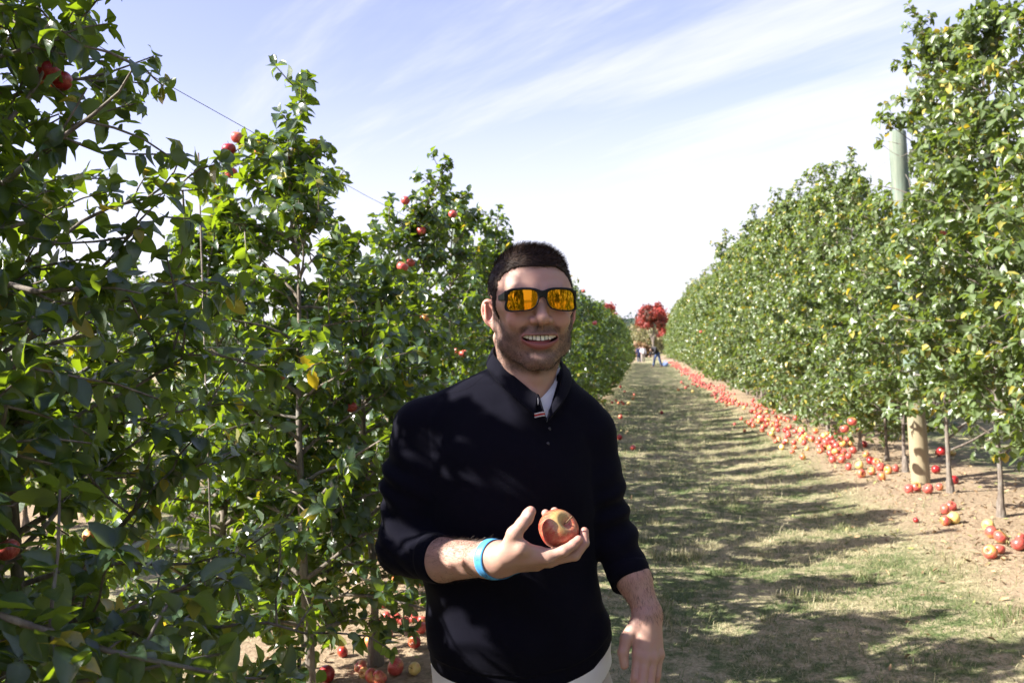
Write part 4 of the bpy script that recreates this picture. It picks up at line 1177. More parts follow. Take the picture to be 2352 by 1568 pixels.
# ---- frame of the head
HO = q3(1224, 700, -0.05)
ya = math.radians(8.5); ro = math.radians(-0.8); pi_ = math.radians(-3.0)
Zh = np.array([math.sin(ya)*math.cos(pi_), math.sin(pi_), math.cos(ya)*math.cos(pi_)])
Xh = unit(np.cross([math.sin(ro), math.cos(ro), 0], Zh)); Yh = np.cross(Zh, Xh)
HM = np.stack([Xh, Yh, Zh], 1)                 # columns: head axes in the man's frame
HS = np.array([1.045, 1.0, 1.0])
def to_head(P): return ((P - HO) @ HM)/HS
def from_head(L): return HO + (np.asarray(L)*HS) @ HM.T

MAN_HIP = to_world(q3(1195, 1560, -0.09))
MAN0 = np.array([MAN_HIP[0], MAN_HIP[1], float(ground_z(MAN_HIP[0], MAN_HIP[1]))])
man = empty('person', tuple(MAN0))
tag(man, 'smiling man in navy pullover and mirrored sunglasses holding out an apple', 'person')

def face(L):
    """head in its own axes: x to the viewer's right, y up, z out of the face"""
    x, y, z = L[:, 0], L[:, 1], L[:, 2]; A = np.abs(x)
    La = np.stack([A, y, z], -1)
    d = ell(L, (-0.005, 0.039, -0.014), (0.0800, 0.078, 0.100))
    d = smin(d, ell(L, (0, 0.010, 0.026), (0.0735, 0.072, 0.066)), 0.02)          # upper face
    d = smin(d, ell(L, (0, -0.052, 0.026), (0.0650, 0.060, 0.062)), 0.025)       # lower face
    d = smin(d, cap(La, (0.0555, -0.045, -0.002), (0.050, -0.082, 0.020), 0.020, 0.017), 0.022)    # jaw corner
    d = smin(d, cap(La, (0.050, -0.082, 0.020), (0.014, -0.112, 0.064), 0.017, 0.0180), 0.018)     # jaw line
    d = smin(d, ell(L, (0, -0.1090, 0.072), (0.0200, 0.0150, 0.0170)), 0.018)   # chin
    d = smin(d, cap(La, (0.050, 0.000, 0.052), (0.060, 0.000, 0.020), 0.018, 0.016), 0.018)      # cheekbone
    d = smin(d, ell(La, (0.0395, -0.030, 0.0715), (0.0215, 0.0180, 0.0170)), 0.016)              # smiling cheek
    d = smin(d, cap(La, (0.010, 0.030, 0.0845), (0.036, 0.032, 0.072), 0.0095, 0.0085), 0.014)       # brow
    d = smax(d, -sph(La, np.array([0.032, 0.010, 0.101]), 0.0165), 0.010)                            # eye socket
    d = smin(d, ell(La, (0.032, 0.009, 0.0775), (0.0135, 0.0105, 0.0125)), 0.004)                    # lidded eye
    # muzzle and mouth
    yc = y - 3.5*A**2*np.clip(1-A/0.09, 0, 1) + 0.0
    Lm = np.stack([x, yc, z], -1)
    d = smin(d, ell(Lm, (0, -0.068, 0.0670), (0.036, 0.026, 0.0265)), 0.014)
    zl = 0.0945 - 9.5*A**2
    curve = np.stack([np.zeros_like(x), yc, z-zl], -1)
    wl_ = np.clip((A-0.0)/0.036, 0, 1)
    up = np.sqrt((yc+0.0585+0.002*wl_**2)**2 + (z-zl+0.0020)**2) - 0.0036*(1-0.55*wl_**2)
    up = np.maximum(up, A-0.035)
    lowl = np.sqrt((yc+0.0802-0.0125*wl_**2)**2 + (z-zl+0.0030)**2) - 0.0068*(1-0.60*wl_**2)
    lowl = np.maximum(lowl, A-0.033)
    d = smin(d, up, 0.009); d = smin(d, lowl, 0.009)
    wl_ = np.clip(A/0.036, 0, 1)
    cav = ell(np.stack([x, yc+0.0040*np.clip(1-wl_, 0, 1)*0, z], -1), (0, -0.0672, 0.083), (0.0345, 0.0088, 0.030))
    d = smax(d, -cav, 0.0022)
    # crease from nose wing to mouth corner, dent under the lower lip
    cr = cap(La, (0.0215, -0.036, 0.0915), (0.0460, -0.068, 0.0715), 0.0018, 0.0022)
    d = smax(d, -cr, 0.008)
    d = smax(d, -ell(L, (0, -0.0935, 0.0985), (0.020, 0.0045, 0.006)), 0.009)
    # nose
    d = smin(d, chain(L, [(0, 0.022, 0.0835), (0, -0.004, 0.094), (0, -0.0245, 0.1070)], [0.0085, 0.0098, 0.0115], 0.006), 0.012)
    d = smin(d, sph(L, np.array([0, -0.0252, 0.1078]), 0.0122), 0.005)
    d = smin(d, ell(La, (0.0150, -0.0295, 0.0955), (0.0088, 0.0080, 0.0115)), 0.0060)
    d = smin(d, cap(L, (0, -0.033, 0.100), (0, -0.047, 0.0900), 0.0050, 0.0045), 0.005)
    d = smax(d, -ell(La, (0.0078, -0.0378, 0.0985), (0.0036, 0.0040, 0.0060)), 0.003)
    # ears
    for s in (-1, 1):
        cE = np.array([s*(0.0795 if s < 0 else 0.0765), -0.019, -0.006]); ang = s*math.radians(52 if s < 0 else 30)
        M = np.array([[math.cos(ang), 0, -math.sin(ang)], [0, 1, 0], [math.sin(ang), 0, math.cos(ang)]])
        q = (L - cE) @ M
        q2 = q*np.array([s, 1, 1]); tilt = q2[:, 2] + 0.18*q2[:, 1]
        qe = np.stack([q2[:, 0], q2[:, 1], tilt], -1)
        er = ell(qe, (0, 0.002, -0.007), (0.0085, 0.0300, 0.0195))
        er = smax(er, -ell(qe, (0.0085, 0.005, -0.0075), (0.0125, 0.0225, 0.0135)), 0.002)
        er = smin(er, ell(qe, (0.002, -0.027, 0.001), (0.0055, 0.0100, 0.0078)), 0.005)
        er = smin(er, cap(qe, (0.0030, 0.018, -0.013), (0.0030, -0.012, -0.016), 0.0030, 0.0030), 0.003)
        er = smin(er, ell(qe, (0.0035, -0.006, 0.0075), (0.0045, 0.0085, 0.0050)), 0.004)
        d = smin(d, er, 0.006)
    return d
NK0, NK1 = q3(1214, 770, -0.078), q3(1206, 905, -0.088)
def body_top(P):
    d = face(to_head(P))
    nk = cap(P, NK0, NK1, 0.0600, 0.0665)
    # tendons and throat
    nk = smin(nk, cap(P, q3(1150, 775, -0.075), q3(1205, 905, -0.028), 0.016, 0.014), 0.02)
    nk = smin(nk, cap(P, q3(1282, 790, -0.075), q3(1232, 905, -0.028), 0.016, 0.014), 0.02)
    nk = smin(nk, sph(P, q3(1232, 868, -0.022), 0.012), 0.016)
    d = smin(d, nk, 0.018)
    for s in (-1, 1):
        d = smin(d, cap(P, q3(1208+s*15, 915, -0.10), q3(1208+s*150, 985, -0.095), 0.050, 0.034), 0.025)
    d = smin(d, ell(P, q3(1200, 1000, -0.085), (0.140, 0.080, 0.080)), 0.03)
    return d

# right forearm and hand (palm up, holding the apple)
AP_C = q3(1281.5, 1216.5, 0.152)
WR = q3(1150, 1283, 0.158)
EL = q3(925, 1272, -0.045)
def hand_r(P):
    arm = chain(P, [EL, q3(985, 1280, 0.006), q3(1018, 1285, 0.036), WR], [0.034, 0.0375, 0.0425, 0.0285], 0.01)
    arm2 = ell(P, q3(1132, 1284, 0.146), (0.055, 0.0330, 0.0300))
    d = smin(arm, arm2, 0.02)
    k = 0.011
    mcp = [q3(1258, 1277, 0.188), q3(1266, 1283, 0.166), q3(1262, 1286, 0.143), q3(1250, 1286, 0.122)]
    w0 = [q3(1158, 1276, 0.178), q3(1156, 1282, 0.165), q3(1156, 1288, 0.150), q3(1156, 1290, 0.138)]
    rr = [(0.0215, 0.0140), (0.0225, 0.0135), (0.022, 0.0130), (0.020, 0.0120)]
    for a, b_, r in zip(w0, mcp, rr): d = smin(d, cap(P, a, b_, *r), k)
    d = smin(d, cap(P, q3(1160, 1278, 0.180), q3(1196, 1258, 0.198), 0.0190, 0.0160), 0.012)     # thenar
    d = smin(d, cap(P, q3(1196, 1258, 0.196), q3(1238, 1268, 0.186), 0.0120, 0.0100), 0.010)      # web to index
    d = smin(d, cap(P, q3(1170, 1292, 0.130), q3(1232, 1296, 0.120), 0.0150, 0.0120), 0.012)     # little-finger side
    d = smax(d, -sph(P, AP_C + np.array([0, 0.000, 0]), 0.0372), 0.004)
    # thumb
    th = chain(P, [q3(1168, 1258, 0.186), q3(1181, 1226, 0.196), q3(1200, 1202, 0.197), q3(1219, 1174, 0.190)], [0.0160, 0.0138, 0.0112, 0.0098], 0.006)
    th = smin(th, ell(P, q3(1212, 1187, 0.191), (0.0112, 0.0150, 0.0105)), 0.005)
    d = smin(d, th, 0.010)
    # fingers: index, middle, ring, little
    ix = chain(P, [mcp[0], q3(1296, 1264, 0.194), q3(1317, 1250, 0.190), q3(1329, 1239, 0.186)], [0.0118, 0.0100, 0.0090, 0.0082], 0.003)
    md = chain(P, [mcp[1], q3(1320, 1274, 0.170), q3(1342, 1246, 0.164), q3(1342, 1220, 0.156)], [0.0125, 0.0105, 0.0092, 0.0082], 0.003)
    rg_ = chain(P, [mcp[2], q3(1310, 1258, 0.112), q3(1302, 1205, 0.100), q3(1274, 1174, 0.112)], [0.0120, 0.0098, 0.0088, 0.0082], 0.003)
    lt = chain(P, [mcp[3], q3(1282, 1258, 0.096), q3(1268, 1208, 0.090), q3(1253, 1178, 0.108)], [0.0108, 0.0088, 0.0080, 0.0076], 0.003)
    fg = None
    for c_ in (ix, md, rg_, lt):
        fg = c_ if fg is None else smin(fg, c_, 0.0022)
    d = smin(d, fg, 0.007)
    return d
# left forearm and hand hanging
EL2 = q3(1405, 1222, -0.085)
WR2 = q3(1486, 1402, -0.010)
def hand_l(P):
    d = chain(P, [EL2, q3(1456, 1330, -0.040), WR2], [0.032, 0.0365, 0.0262], 0.01)
    d = smin(d, ell(P, q3(1488, 1412, -0.006), (0.0290, 0.030, 0.0210)), 0.015)
    mcp = [q3(1467, 1503, 0.034), q3(1481, 1510, 0.040), q3(1498, 1509, 0.034), q3(1512, 1502, 0.020)]
    w0 = [q3(1472, 1418, 0.004), q3(1482, 1416, 0.008), q3(1491, 1416, 0.004), q3(1498, 1418, -0.004)]
    for i, (a, b_) in enumerate(zip(w0, mcp)): d = smin(d, cap(P, a, b_, 0.0190, [0.0128, 0.0130, 0.0125, 0.0115][i]), 0.009)
    th = chain(P, [q3(1464, 1432, 0.012), q3(1439, 1466, 0.026), q3(1431, 1498, 0.036), q3(1434, 1526, 0.042)], [0.0165, 0.0128, 0.0104, 0.0090], 0.005)
    d = smin(d, th, 0.006)
    F_ = [([mcp[0], q3(1460, 1556, 0.052), q3(1450, 1592, 0.046), q3(1440, 1618, 0.034)], [0.0118, 0.0100, 0.0088, 0.0080]),
          ([mcp[1], q3(1474, 1568, 0.062), q3(1464, 1608, 0.054), q3(1457, 1634, 0.040)], [0.0120, 0.0102, 0.0090, 0.0080]),
          ([mcp[2], q3(1492, 1566, 0.052), q3(1483, 1606, 0.044), q3(1475, 1630, 0.030)], [0.0115, 0.0098, 0.0086, 0.0078]),
          ([mcp[3], q3(1508, 1550, 0.030), q3(1502, 1580, 0.024), q3(1496, 1602, 0.014)], [0.0105, 0.0088, 0.0078, 0.0070])]
    fg = None
    for pts, rs in F_:
        c_ = chain(P, pts, rs, 0.003); fg = c_ if fg is None else smin(fg, c_, 0.0018)
    d = smin(d, fg, 0.007)
    for i in range(4):
        d = smin(d, sph(P, mcp[i] + np.array([0, 0.002, 0.003]), 0.0095), 0.008)
    return d

def catmull(pts, n):
    pts = np.asarray(pts, float); k = len(pts); t_ = np.linspace(0, k-1-1e-9, n); i = t_.astype(int); f_ = (t_-i)[:, None]
    g = lambda j: pts[np.clip(j, 0, k-1)]
    p0, p1, p2, p3 = g(i-1), g(i), g(i+1), g(i+2)
    return 0.5*((2*p1) + (-p0+p2)*f_ + (2*p0-5*p1+4*p2-p3)*f_**2 + (-p0+3*p1-3*p2+p3)*f_**3)
# torso table in photo rows: (row, left, right, half depth, centre w)
TT0 = [(880, 1130, 1300, 0.065, -0.095), (915, 1060, 1350, 0.080, -0.095), (950, 1010, 1362, 0.095, -0.093), (1000, 985, 1370, 0.110, -0.090), (1060, 978, 1374, 0.120, -0.088), (1130, 975, 1374, 0.122, -0.088),
      (1220, 970, 1370, 0.122, -0.088), (1300, 970, 1372, 0.122, -0.086), (1380, 978, 1380, 0.126, -0.084), (1440, 984, 1394, 0.128, -0.084), (1500, 990, 1404, 0.126, -0.086), (1560, 996, 1412, 0.122, -0.088), (1640, 1004, 1408, 0.118, -0.09)]
TT = [tuple(r) for r in catmull(np.array(TT0, float), 90)]
_tv = np.array([-(r[0]-PH/2)/FPX*(D0+0.09) for r in TT])[::-1]
_tl = np.array([(r[1]-PW/2)/FPX*(D0+0.09) for r in TT])[::-1]; _tr = np.array([(r[2]-PW/2)/FPX*(D0+0.09) for r in TT])[::-1]
_td = np.array([r[3] for r in TT])[::-1]; _tw = np.array([r[4] for r in TT])[::-1]
def torso(P, infl=0.0):
    u, v, w = P[:, 0], P[:, 1], P[:, 2]
    l = np.interp(v, _tv, _tl); r = np.interp(v, _tv, _tr); b_ = np.interp(v, _tv, _td); cw = np.interp(v, _tv, _tw)
    a = (r-l)/2; cu = (r+l)/2
    x = np.abs((u-cu)/a); z = np.abs((w-cw)/b_)
    k = (x**2.35 + z**2.35)**(1/2.35)
    d = (k-1)*np.minimum(a, b_)*0.93
    d = smax(d, v-_tv[-1]-0.0, 0.02)
    return d - infl
SH_L, SH_R = q3(970, 985, -0.088), q3(1352, 1000, -0.092)
def trunk_raw(P):
    d = torso(P)
    d = smin(d, cap(P, q3(1158, 898, -0.098), q3(985, 975, -0.092), 0.060, 0.052), 0.03)
    d = smin(d, cap(P, q3(1262, 902, -0.098), q3(1348, 982, -0.095), 0.058, 0.050), 0.03)
    d = smin(d, cap(P, q3(1214, 912, -0.092), q3(1214, 965, -0.080), 0.0745, 0.085), 0.02)
    d = smin(d, ell(P, q3(1358, 1448, -0.075), (0.034, 0.040, 0.070)), 0.03)
    d = smin(d, ell(P, q3(1170, 1480, -0.015), (0.11, 0.045, 0.045)), 0.05)
    q = P - q3(1180, 1330, 0.03)
    f_ = 0.0050*np.sin((q[:, 0]*0.8+q[:, 1]*0.55)*42 + 1.6*vn3(P, 5, 6))*np.exp(-((q[:, 1]+0.02)/0.2)**2)*sstep(P[:, 2], -0.06, 0.02)
    return d - f_ - 0.0030*vn3(P*np.array([1, 1.8, 1]), 9, 1) - 0.0014*vn3(P, 17, 2)
def sleeves_raw(P):
    sl = chain(P, [SH_L, q3(948, 1110, -0.075), q3(926, 1250, -0.052)], [0.064, 0.060, 0.050], 0.03)
    fa = chain(P, [q3(925, 1262, -0.048), q3(1016, 1285, 0.034)], [0.0520, 0.0462], 0.02)
    sl = smin(sl, fa, 0.022)
    axL = unit(WR-EL); sL = (P - q3(1014, 1286, 0.033)) @ axL
    sl = sl - 0.0030*sstep(sL, -0.032, -0.028)*sstep(-sL, -0.02, 0.02) + 0.0015*np.exp(-((sL+0.029)/0.0025)**2)
    q = P - q3(918, 1240, -0.02); r_ = ln(q)
    n_ = vn3(P, 13, 3)
    wv = q @ unit(np.array([0.62, 0.78, 0.1])) + 0.011*n_
    f_ = np.exp(-(r_/0.085)**2)*0.0085*(np.abs(np.sin(wv*95)) - 0.45)*(0.6+0.4*vn3(P, 15, 7))
    q = P - q3(905, 1100, -0.05); r_ = ln(q)
    f_ = f_ + np.exp(-(r_/0.07)**2)*0.0062*np.sin(q[:, 1]*115 + q[:, 0]*60 + 2*vn3(P, 11, 4))
    sl = sl - f_*sstep(-sL, 0.030, 0.040)
    sl = smax(sl, sL, 0.002)
    sr = chain(P, [SH_R, q3(1368, 1110, -0.088), EL2 + np.array([-0.004, 0, 0])], [0.060, 0.054, 0.0475], 0.03)
    fr = cap(P, EL2, q3(1456, 1345, -0.040), 0.0470, 0.0425)
    sr = smin(sr, fr, 0.02)
    axR = unit(q3(1456, 1345, -0.040)-EL2); sR = (P - q3(1454, 1336, -0.036)) @ unit(axR + np.array([-0.10, 0, 0.45]))
    sr = sr - 0.0022*sstep(sR, -0.032, -0.028) + 0.0012*np.exp(-((sR+0.029)/0.0025)**2)
    q = P - q3(1430, 1195, -0.05); r_ = ln(q)
    sr = sr - np.exp(-(r_/0.08)**2)*0.0068*np.sin(q[:, 1]*120 - q[:, 0]*40 + 2*vn3(P, 12, 5))
    sr = smax(sr, sR, 0.002)
    return sl, sr
def sweater_raw(P):
    d = trunk_raw(P); sl, sr = sleeves_raw(P)
    near_cuff = sstep(ln(P - q3(1014, 1286, 0.033)), 0.05, 0.09)
    d = smin(d, sl, 0.001 + 0.019*near_cuff)
    return smin(d, sr, 0.012)
hem_u = np.array([(x-PW/2)/FPX*D0 for x in (900, 985, 1090, 1200, 1300, 1362, 1412, 1480)])
hem_v = np.array([-(y-PH/2)/FPX*(D0-0.02) for y in (1560, 1564, 1582, 1588, 1570, 1544, 1504, 1480)])
def sweater(P):
    d = sweater_raw(P)
    u, v, w = P[:, 0], P[:, 1], P[:, 2]
    hv = np.interp(u, hem_u, hem_v) + np.clip(-(w+0.02), 0, 0.3)*0.18
    # ribbed hem band: slightly pulled in
    d = d + 0.0025*sstep(v-hv, 0.045, 0.030)
    d = d - 0.0016*np.exp(-((v-hv-0.036)/0.0022)**2)
    d = smax(d, -(v-hv), 0.004)
    # collar opening: around the neck and the V in front
    nk = cap(P, q3(1212, 760, -0.088), q3(1210, 868, -0.088), 0.0690, 0.0690)
    d = smax(d, -nk, 0.004)
    a, b_, c_ = q3(1236, 896, 0)[:2], q3(1292, 852, 0)[:2], q3(1255.5, 964, 0)[:2]
    def edge(p, r): 
        e = r-p; nrm = np.array([e[1], -e[0]])/np.hypot(*e); return (P[:, :2]-p) @ nrm
    tri = np.maximum(np.maximum(edge(a, b_), edge(b_, c_)), edge(c_, a))
    tri = np.maximum(np.maximum(-edge(a, b_), -edge(b_, c_)), -edge(c_, a))
    vee = np.maximum(tri, -(w+0.055))
    d = smax(d, -vee, 0.003)
    return d
# ribs of stitching on cuff
def tee(P):
    d = trunk_raw(P) + 0.0065
    s_ = (P - q3(1245, 917, -0.012)) @ unit(np.array([-0.10, 0.80, 0.58]))
    d = smin(d, cap(P, q3(1212, 850, -0.084), q3(1214, 915, -0.087), 0.0690, 0.0700), 0.010)
    d = smax(d, s_, 0.0025)
    d = d - 0.0012*np.exp(-((s_+0.015)/0.002)**2) + 0.0008*np.exp(-((s_+0.019)/0.002)**2)
    hv = np.interp(P[:, 0], hem_u, hem_v)
    d = d - 0.0035*sstep(-P[:, 1]+hv, -0.03, 0.0)
    return np.maximum(d, -(P[:, 1]-hv+0.050+0.012*vn3(P*np.array([1, 0, 1]), 7, 3)))
HIPV = q3(1195, 1560, -0.09)
UPW = np.array([_R[2], _U[2], -_F[2]])          # world up in the man's frame
def foot_pt(dx, dy, dz):   # world offsets from the man's base
    return to_frame(MAN0 + np.array([dx, dy, dz]))
HIPW = float(MAN_HIP[2]-MAN0[2])
def trousers(P):
    d = torso(P, -0.012)
    cut = (P - q3(1190, 1500, -0.09)) @ UPW
    cut = cut - 0.05*sstep(P[:, 0], 0.02, 0.2)
    d = smax(d, cut, 0.005)
    dn = None
    for s in (-1, 1):
        hp = foot_pt(s*0.095, 0.0, HIPW-0.05); kn = foot_pt(s*0.110, -0.02, 0.50); an = foot_pt(s*0.125, 0.02, 0.09)
        l = chain(P, [hp, kn, an], [0.100, 0.075, 0.060], 0.03)
        l = smax(l, -((P - foot_pt(0, 0, 0.05)) @ UPW), 0.004)
        dn = l if dn is None else smin(dn, l, 0.025)
    d = smin(np.maximum(d, -((P - foot_pt(0, 0, HIPW-0.10)) @ UPW)), dn, 0.03)
    d = d - 0.004*vn3(P*np.array([1.0, 0.7, 1.0]), 9, 8)
    # pocket welt
    d = d + 0.003*np.exp(-(np.abs(cap(P, q3(1388, 1515, 0.0), q3(1372, 1580, 0.02), 0.0, 0.0))/0.003)**2)
    return d

# ---- colour masks
def m_beard(V):
    L = to_head(V); x, y, z = L[:, 0], L[:, 1], L[:, 2]; A = np.abs(x)
    yc = y - 3.5*A**2*np.clip(1-A/0.09, 0, 1)
    # cheek line falls from the ear towards the mouth corner
    line = np.interp(z, [-0.03, 0.012, 0.035, 0.055, 0.075, 0.10], [0.01, 0.0, -0.030, -0.046, -0.052, -0.045])
    b_ = sstep(line-y, -0.012, 0.016)*sstep(z, -0.030, -0.006)
    b_ = b_*sstep(y, -0.150, -0.126)                                     # neck line
    tash = sstep(0.043-A, -0.004, 0.008)*sstep(y, -0.075, -0.064)*sstep(-0.038-y-0.15*np.clip(A-0.018, 0, 1), -0.003, 0.005)*(z > 0.06)
    b_ = np.maximum(b_, tash*0.95)
    # clearings: cheek by the mouth, below the lip corners, lips
    b_ = b_*(1-0.55*np.exp(-(((A-0.030)/0.014)**2 + ((y+0.078)/0.012)**2))*(z > 0.05))
    b_ = b_*(1-0.45*np.exp(-((A/0.016)**2 + ((y+0.103)/0.008)**2))*(z > 0.05))
    b_ = b_*(1-m_lip(V))*(1-m_inside(V))
    ear = sstep(A, 0.0800, 0.0825)*(z < 0.012)*(y > -0.065)
    b_ = b_*(1-ear)
    n_ = 0.92 + 0.22*vn3(V, 90, 2)
    return np.clip(b_*n_, 0, 1)
def m_lip(V):
    L = to_head(V); x, y, z = L[:, 0], L[:, 1], L[:, 2]; A = np.abs(x)
    yc = y - 3.5*A**2*np.clip(1-A/0.09, 0, 1); wl_ = np.clip(A/0.036, 0, 1)
    zl = 0.0945 - 9.5*A**2
    up = np.sqrt((yc+0.0590+0.002*wl_**2)**2 + (z-zl+0.002)**2); lo_ = np.sqrt((yc+0.0802-0.0125*wl_**2)**2 + (z-zl+0.003)**2)
    return np.clip(np.maximum(0.75*sstep(up, 0.0062, 0.0036), sstep(lo_, 0.0096, 0.0074))*sstep(A, 0.0385, 0.034)*(z > 0.06), 0, 1)
def m_inside(V):
    L = to_head(V); A = np.abs(L[:, 0]); yc = L[:, 1] - 3.5*A**2*np.clip(1-A/0.09, 0, 1)
    zl = 0.0945 - 9.5*A**2
    return sstep(zl-0.004-L[:, 2], 0.0, 0.004)*(np.abs(yc+0.066) < 0.014)*(A < 0.034)*(L[:, 2] > 0.04)
def m_flush(V):
    L = to_head(V); A = np.abs(L[:, 0])
    ear = sstep(A, 0.079, 0.083)*(L[:, 1] < 0.02)*(L[:, 1] > -0.06)*(L[:, 2] < 0.02)
    nose = np.exp(-((ln(L - np.array([0, -0.028, 0.108]))/0.018)**2))
    ck = np.exp(-((ln(np.stack([A, L[:, 1], L[:, 2]], -1) - np.array([0.042, -0.022, 0.075]))/0.024)**2))
    kn = 0
    for p in (q3(1220, 1170, 0.19), q3(1331, 1238, 0.186), q3(1342, 1216, 0.156), q3(1275, 1182, 0.112), q3(1256, 1186, 0.106)):
        kn = kn + np.exp(-((ln(V-p)/0.014)**2))
    return np.clip(ear + 0.5*nose + 0.7*ck + 0.8*kn, 0, 1)
NAIL_C, NAIL_N = q3(1214, 1178, 0.2000), unit(np.array([-0.55, 0.15, 0.8]))
def m_nail(V):
    q = V - q3(1212.5, 1181, 0.2000); ax = unit(q3(1219, 1174, 0.19)-q3(1200, 1202, 0.197)); a = q @ ax
    rest_ = q - a[:, None]*ax
    return (sstep(np.maximum(np.abs(a)/0.0060, ln(rest_)/0.0048), 1.1, 0.8))*0.6
zero = lambda V: np.zeros(len(V))

def build_body():
    ps = []
    lo_t, hi_t = HO - 0.16, HO + 0.17
    lo = np.minimum(lo_t, q3(1010, 1010, -0.20)); hi = np.array([hi_t[0]+0.03, hi_t[1], hi_t[2]])
    lo = np.array([HO[0]-0.17, q3(0, 985, -0.08)[1], -0.21]); hi = np.array([HO[0]+0.17, HO[1]+0.15, 0.10])
    V1, Q1 = surf(body_top, lo, hi, 0.0021)
    V2, Q2 = surf(hand_r, q3(930, 1380, -0.08) + np.array([0.02, 0, 0]), q3(1375, 1140, 0.16) + np.array([0.01, 0, 0.07]), 0.0019)
    V3, Q3 = surf(hand_l, np.array([q3(1395, 0, 0)[0], q3(0, 1660, 0.02)[1], -0.14]), np.array([q3(1545, 0, 0)[0], q3(0, 1215, 0)[1], 0.085]), 0.0021)
    V = np.concatenate([V1, V2, V3]); Q = np.concatenate([Q1, Q2+len(V1), Q3+len(V1)+len(V2)])
    n1 = len(V1)
    def on_head(fn): return np.concatenate([fn(V1), np.zeros(len(V)-n1)])
    A = {'beard': ('POINT', on_head(m_beard)), 'lip': ('POINT', on_head(m_lip)), 'inside': ('POINT', on_head(m_inside)), 'flush': ('POINT', m_flush(V)), 'nail': ('POINT', m_nail(V))}
    o = link('body', mesh_np('body', to_world(V)-MAN0, Q, M_skin, attrs=A), man)
    return V1, Q1, V2
V_head, Q_head, V_hand = build_body()

# ---- teeth
def teeth():
    V, Q = [], []
    for side in (1,):
        for i in range(-5, 5):
            w_ = [0.0086, 0.0070, 0.0076, 0.0068, 0.0060][min(abs(i + (0 if i >= 0 else 1)), 4)]
            V.append(i)
    xs = [0.0043, 0.0119, 0.0190, 0.0252, 0.0300]; ws = [0.0083, 0.0066, 0.0070, 0.0062, 0.0050]; hs = [0.0105, 0.0095, 0.0098, 0.0085, 0.0075]
    def f(P):
        L = to_head(P); x, y, z = L[:, 0], L[:, 1], L[:, 2]; A = np.abs(x); d = np.full(len(x), 1.0)
        yc = y - 3.2*A**2
        for xc, wd, hh in zip(xs, ws, hs):
            zc = 0.0875 - 10.5*xc**2; slope = -2*10.5*xc
            q = np.stack([(A-xc), yc-(-0.0600-hh*0.5), z-zc-slope*(A-xc)], -1)
            b_ = np.abs(q) - np.array([wd*0.5-0.0018, hh*0.5-0.0014, 0.0018-0.0010])
            bb = ln(np.maximum(b_, 0)) + np.minimum(b_.max(-1), 0) - 0.0013
            d = np.minimum(d, bb)
        return d
    V, Q = surf(f, from_head([0, -0.07, 0.08])-0.040, from_head([0, -0.06, 0.09])+0.040, 0.0009, proj=1)
    link('teeth', mesh_np('teeth', to_world(V)-MAN0, Q, M_teeth), man)
    def tg(P):
        L = to_head(P); A = np.abs(L[:, 0]); yc = L[:, 1] - 7.5*A**2
        return ell(np.stack([L[:, 0], yc, L[:, 2]], -1), (0, -0.0745, 0.068), (0.024, 0.0045, 0.020))
    V, Q = surf(tg, from_head([0, -0.08, 0.07])-0.032, from_head([0, -0.07, 0.07])+0.032, 0.002)
    m, t, out = mat('tongue'); pbsdf(t, out, Base_Color=(0.42, 0.11, 0.10), Roughness=0.35)
    link('tongue', mesh_np('tongue', to_world(V)-MAN0, Q, m), man)
teeth()

# ---- clothing
sw, V_sw, Q_sw = part_mesh('pullover', sweater, q3(855, 1600, -0.24)*np.array([1.08, 1, 1]), np.array([q3(1510, 0, -0.05)[0]+0.01, q3(0, 845, -0.1)[1]+0.01, 0.12]), 0.0036, M_knit, man)
part_mesh('undershirt', tee, np.array([q3(940, 0, 0)[0], q3(0, 1620, 0)[1], -0.23]), np.array([q3(1440, 0, 0)[0], q3(0, 840, 0)[1], 0.06]), 0.0040, M_tee, man)
tz_lo = np.minimum(foot_pt(-0.28, -0.2, 0.0), foot_pt(0.28, 0.2, 0.0)) - 0.08; tz_hi = np.array([q3(1470, 0, 0)[0]+0.03, q3(0, 1470, 0)[1], 0.12])
part_mesh('trousers', trousers, np.array([tz_lo[0], tz_lo[1], -0.30]), tz_hi, 0.0070, M_trouser, man)
for s in (-1, 1):
    def shoe(P, s=s):
        a = foot_pt(s*0.13, 0.05, 0.045); b_ = foot_pt(s*0.155, -0.17, 0.035)
        d = smin(cap(P, a, b_, 0.045, 0.038), cap(P, a, foot_pt(s*0.125, 0.03, 0.12), 0.042, 0.045), 0.03)
        return smax(d, -((P - foot_pt(0, 0, -0.004)) @ UPW), 0.006)
    c_ = foot_pt(s*0.14, -0.05, 0.06)
    part_mesh('shoe', shoe, c_-0.20, c_+0.20, 0.008, M_shoe, man)

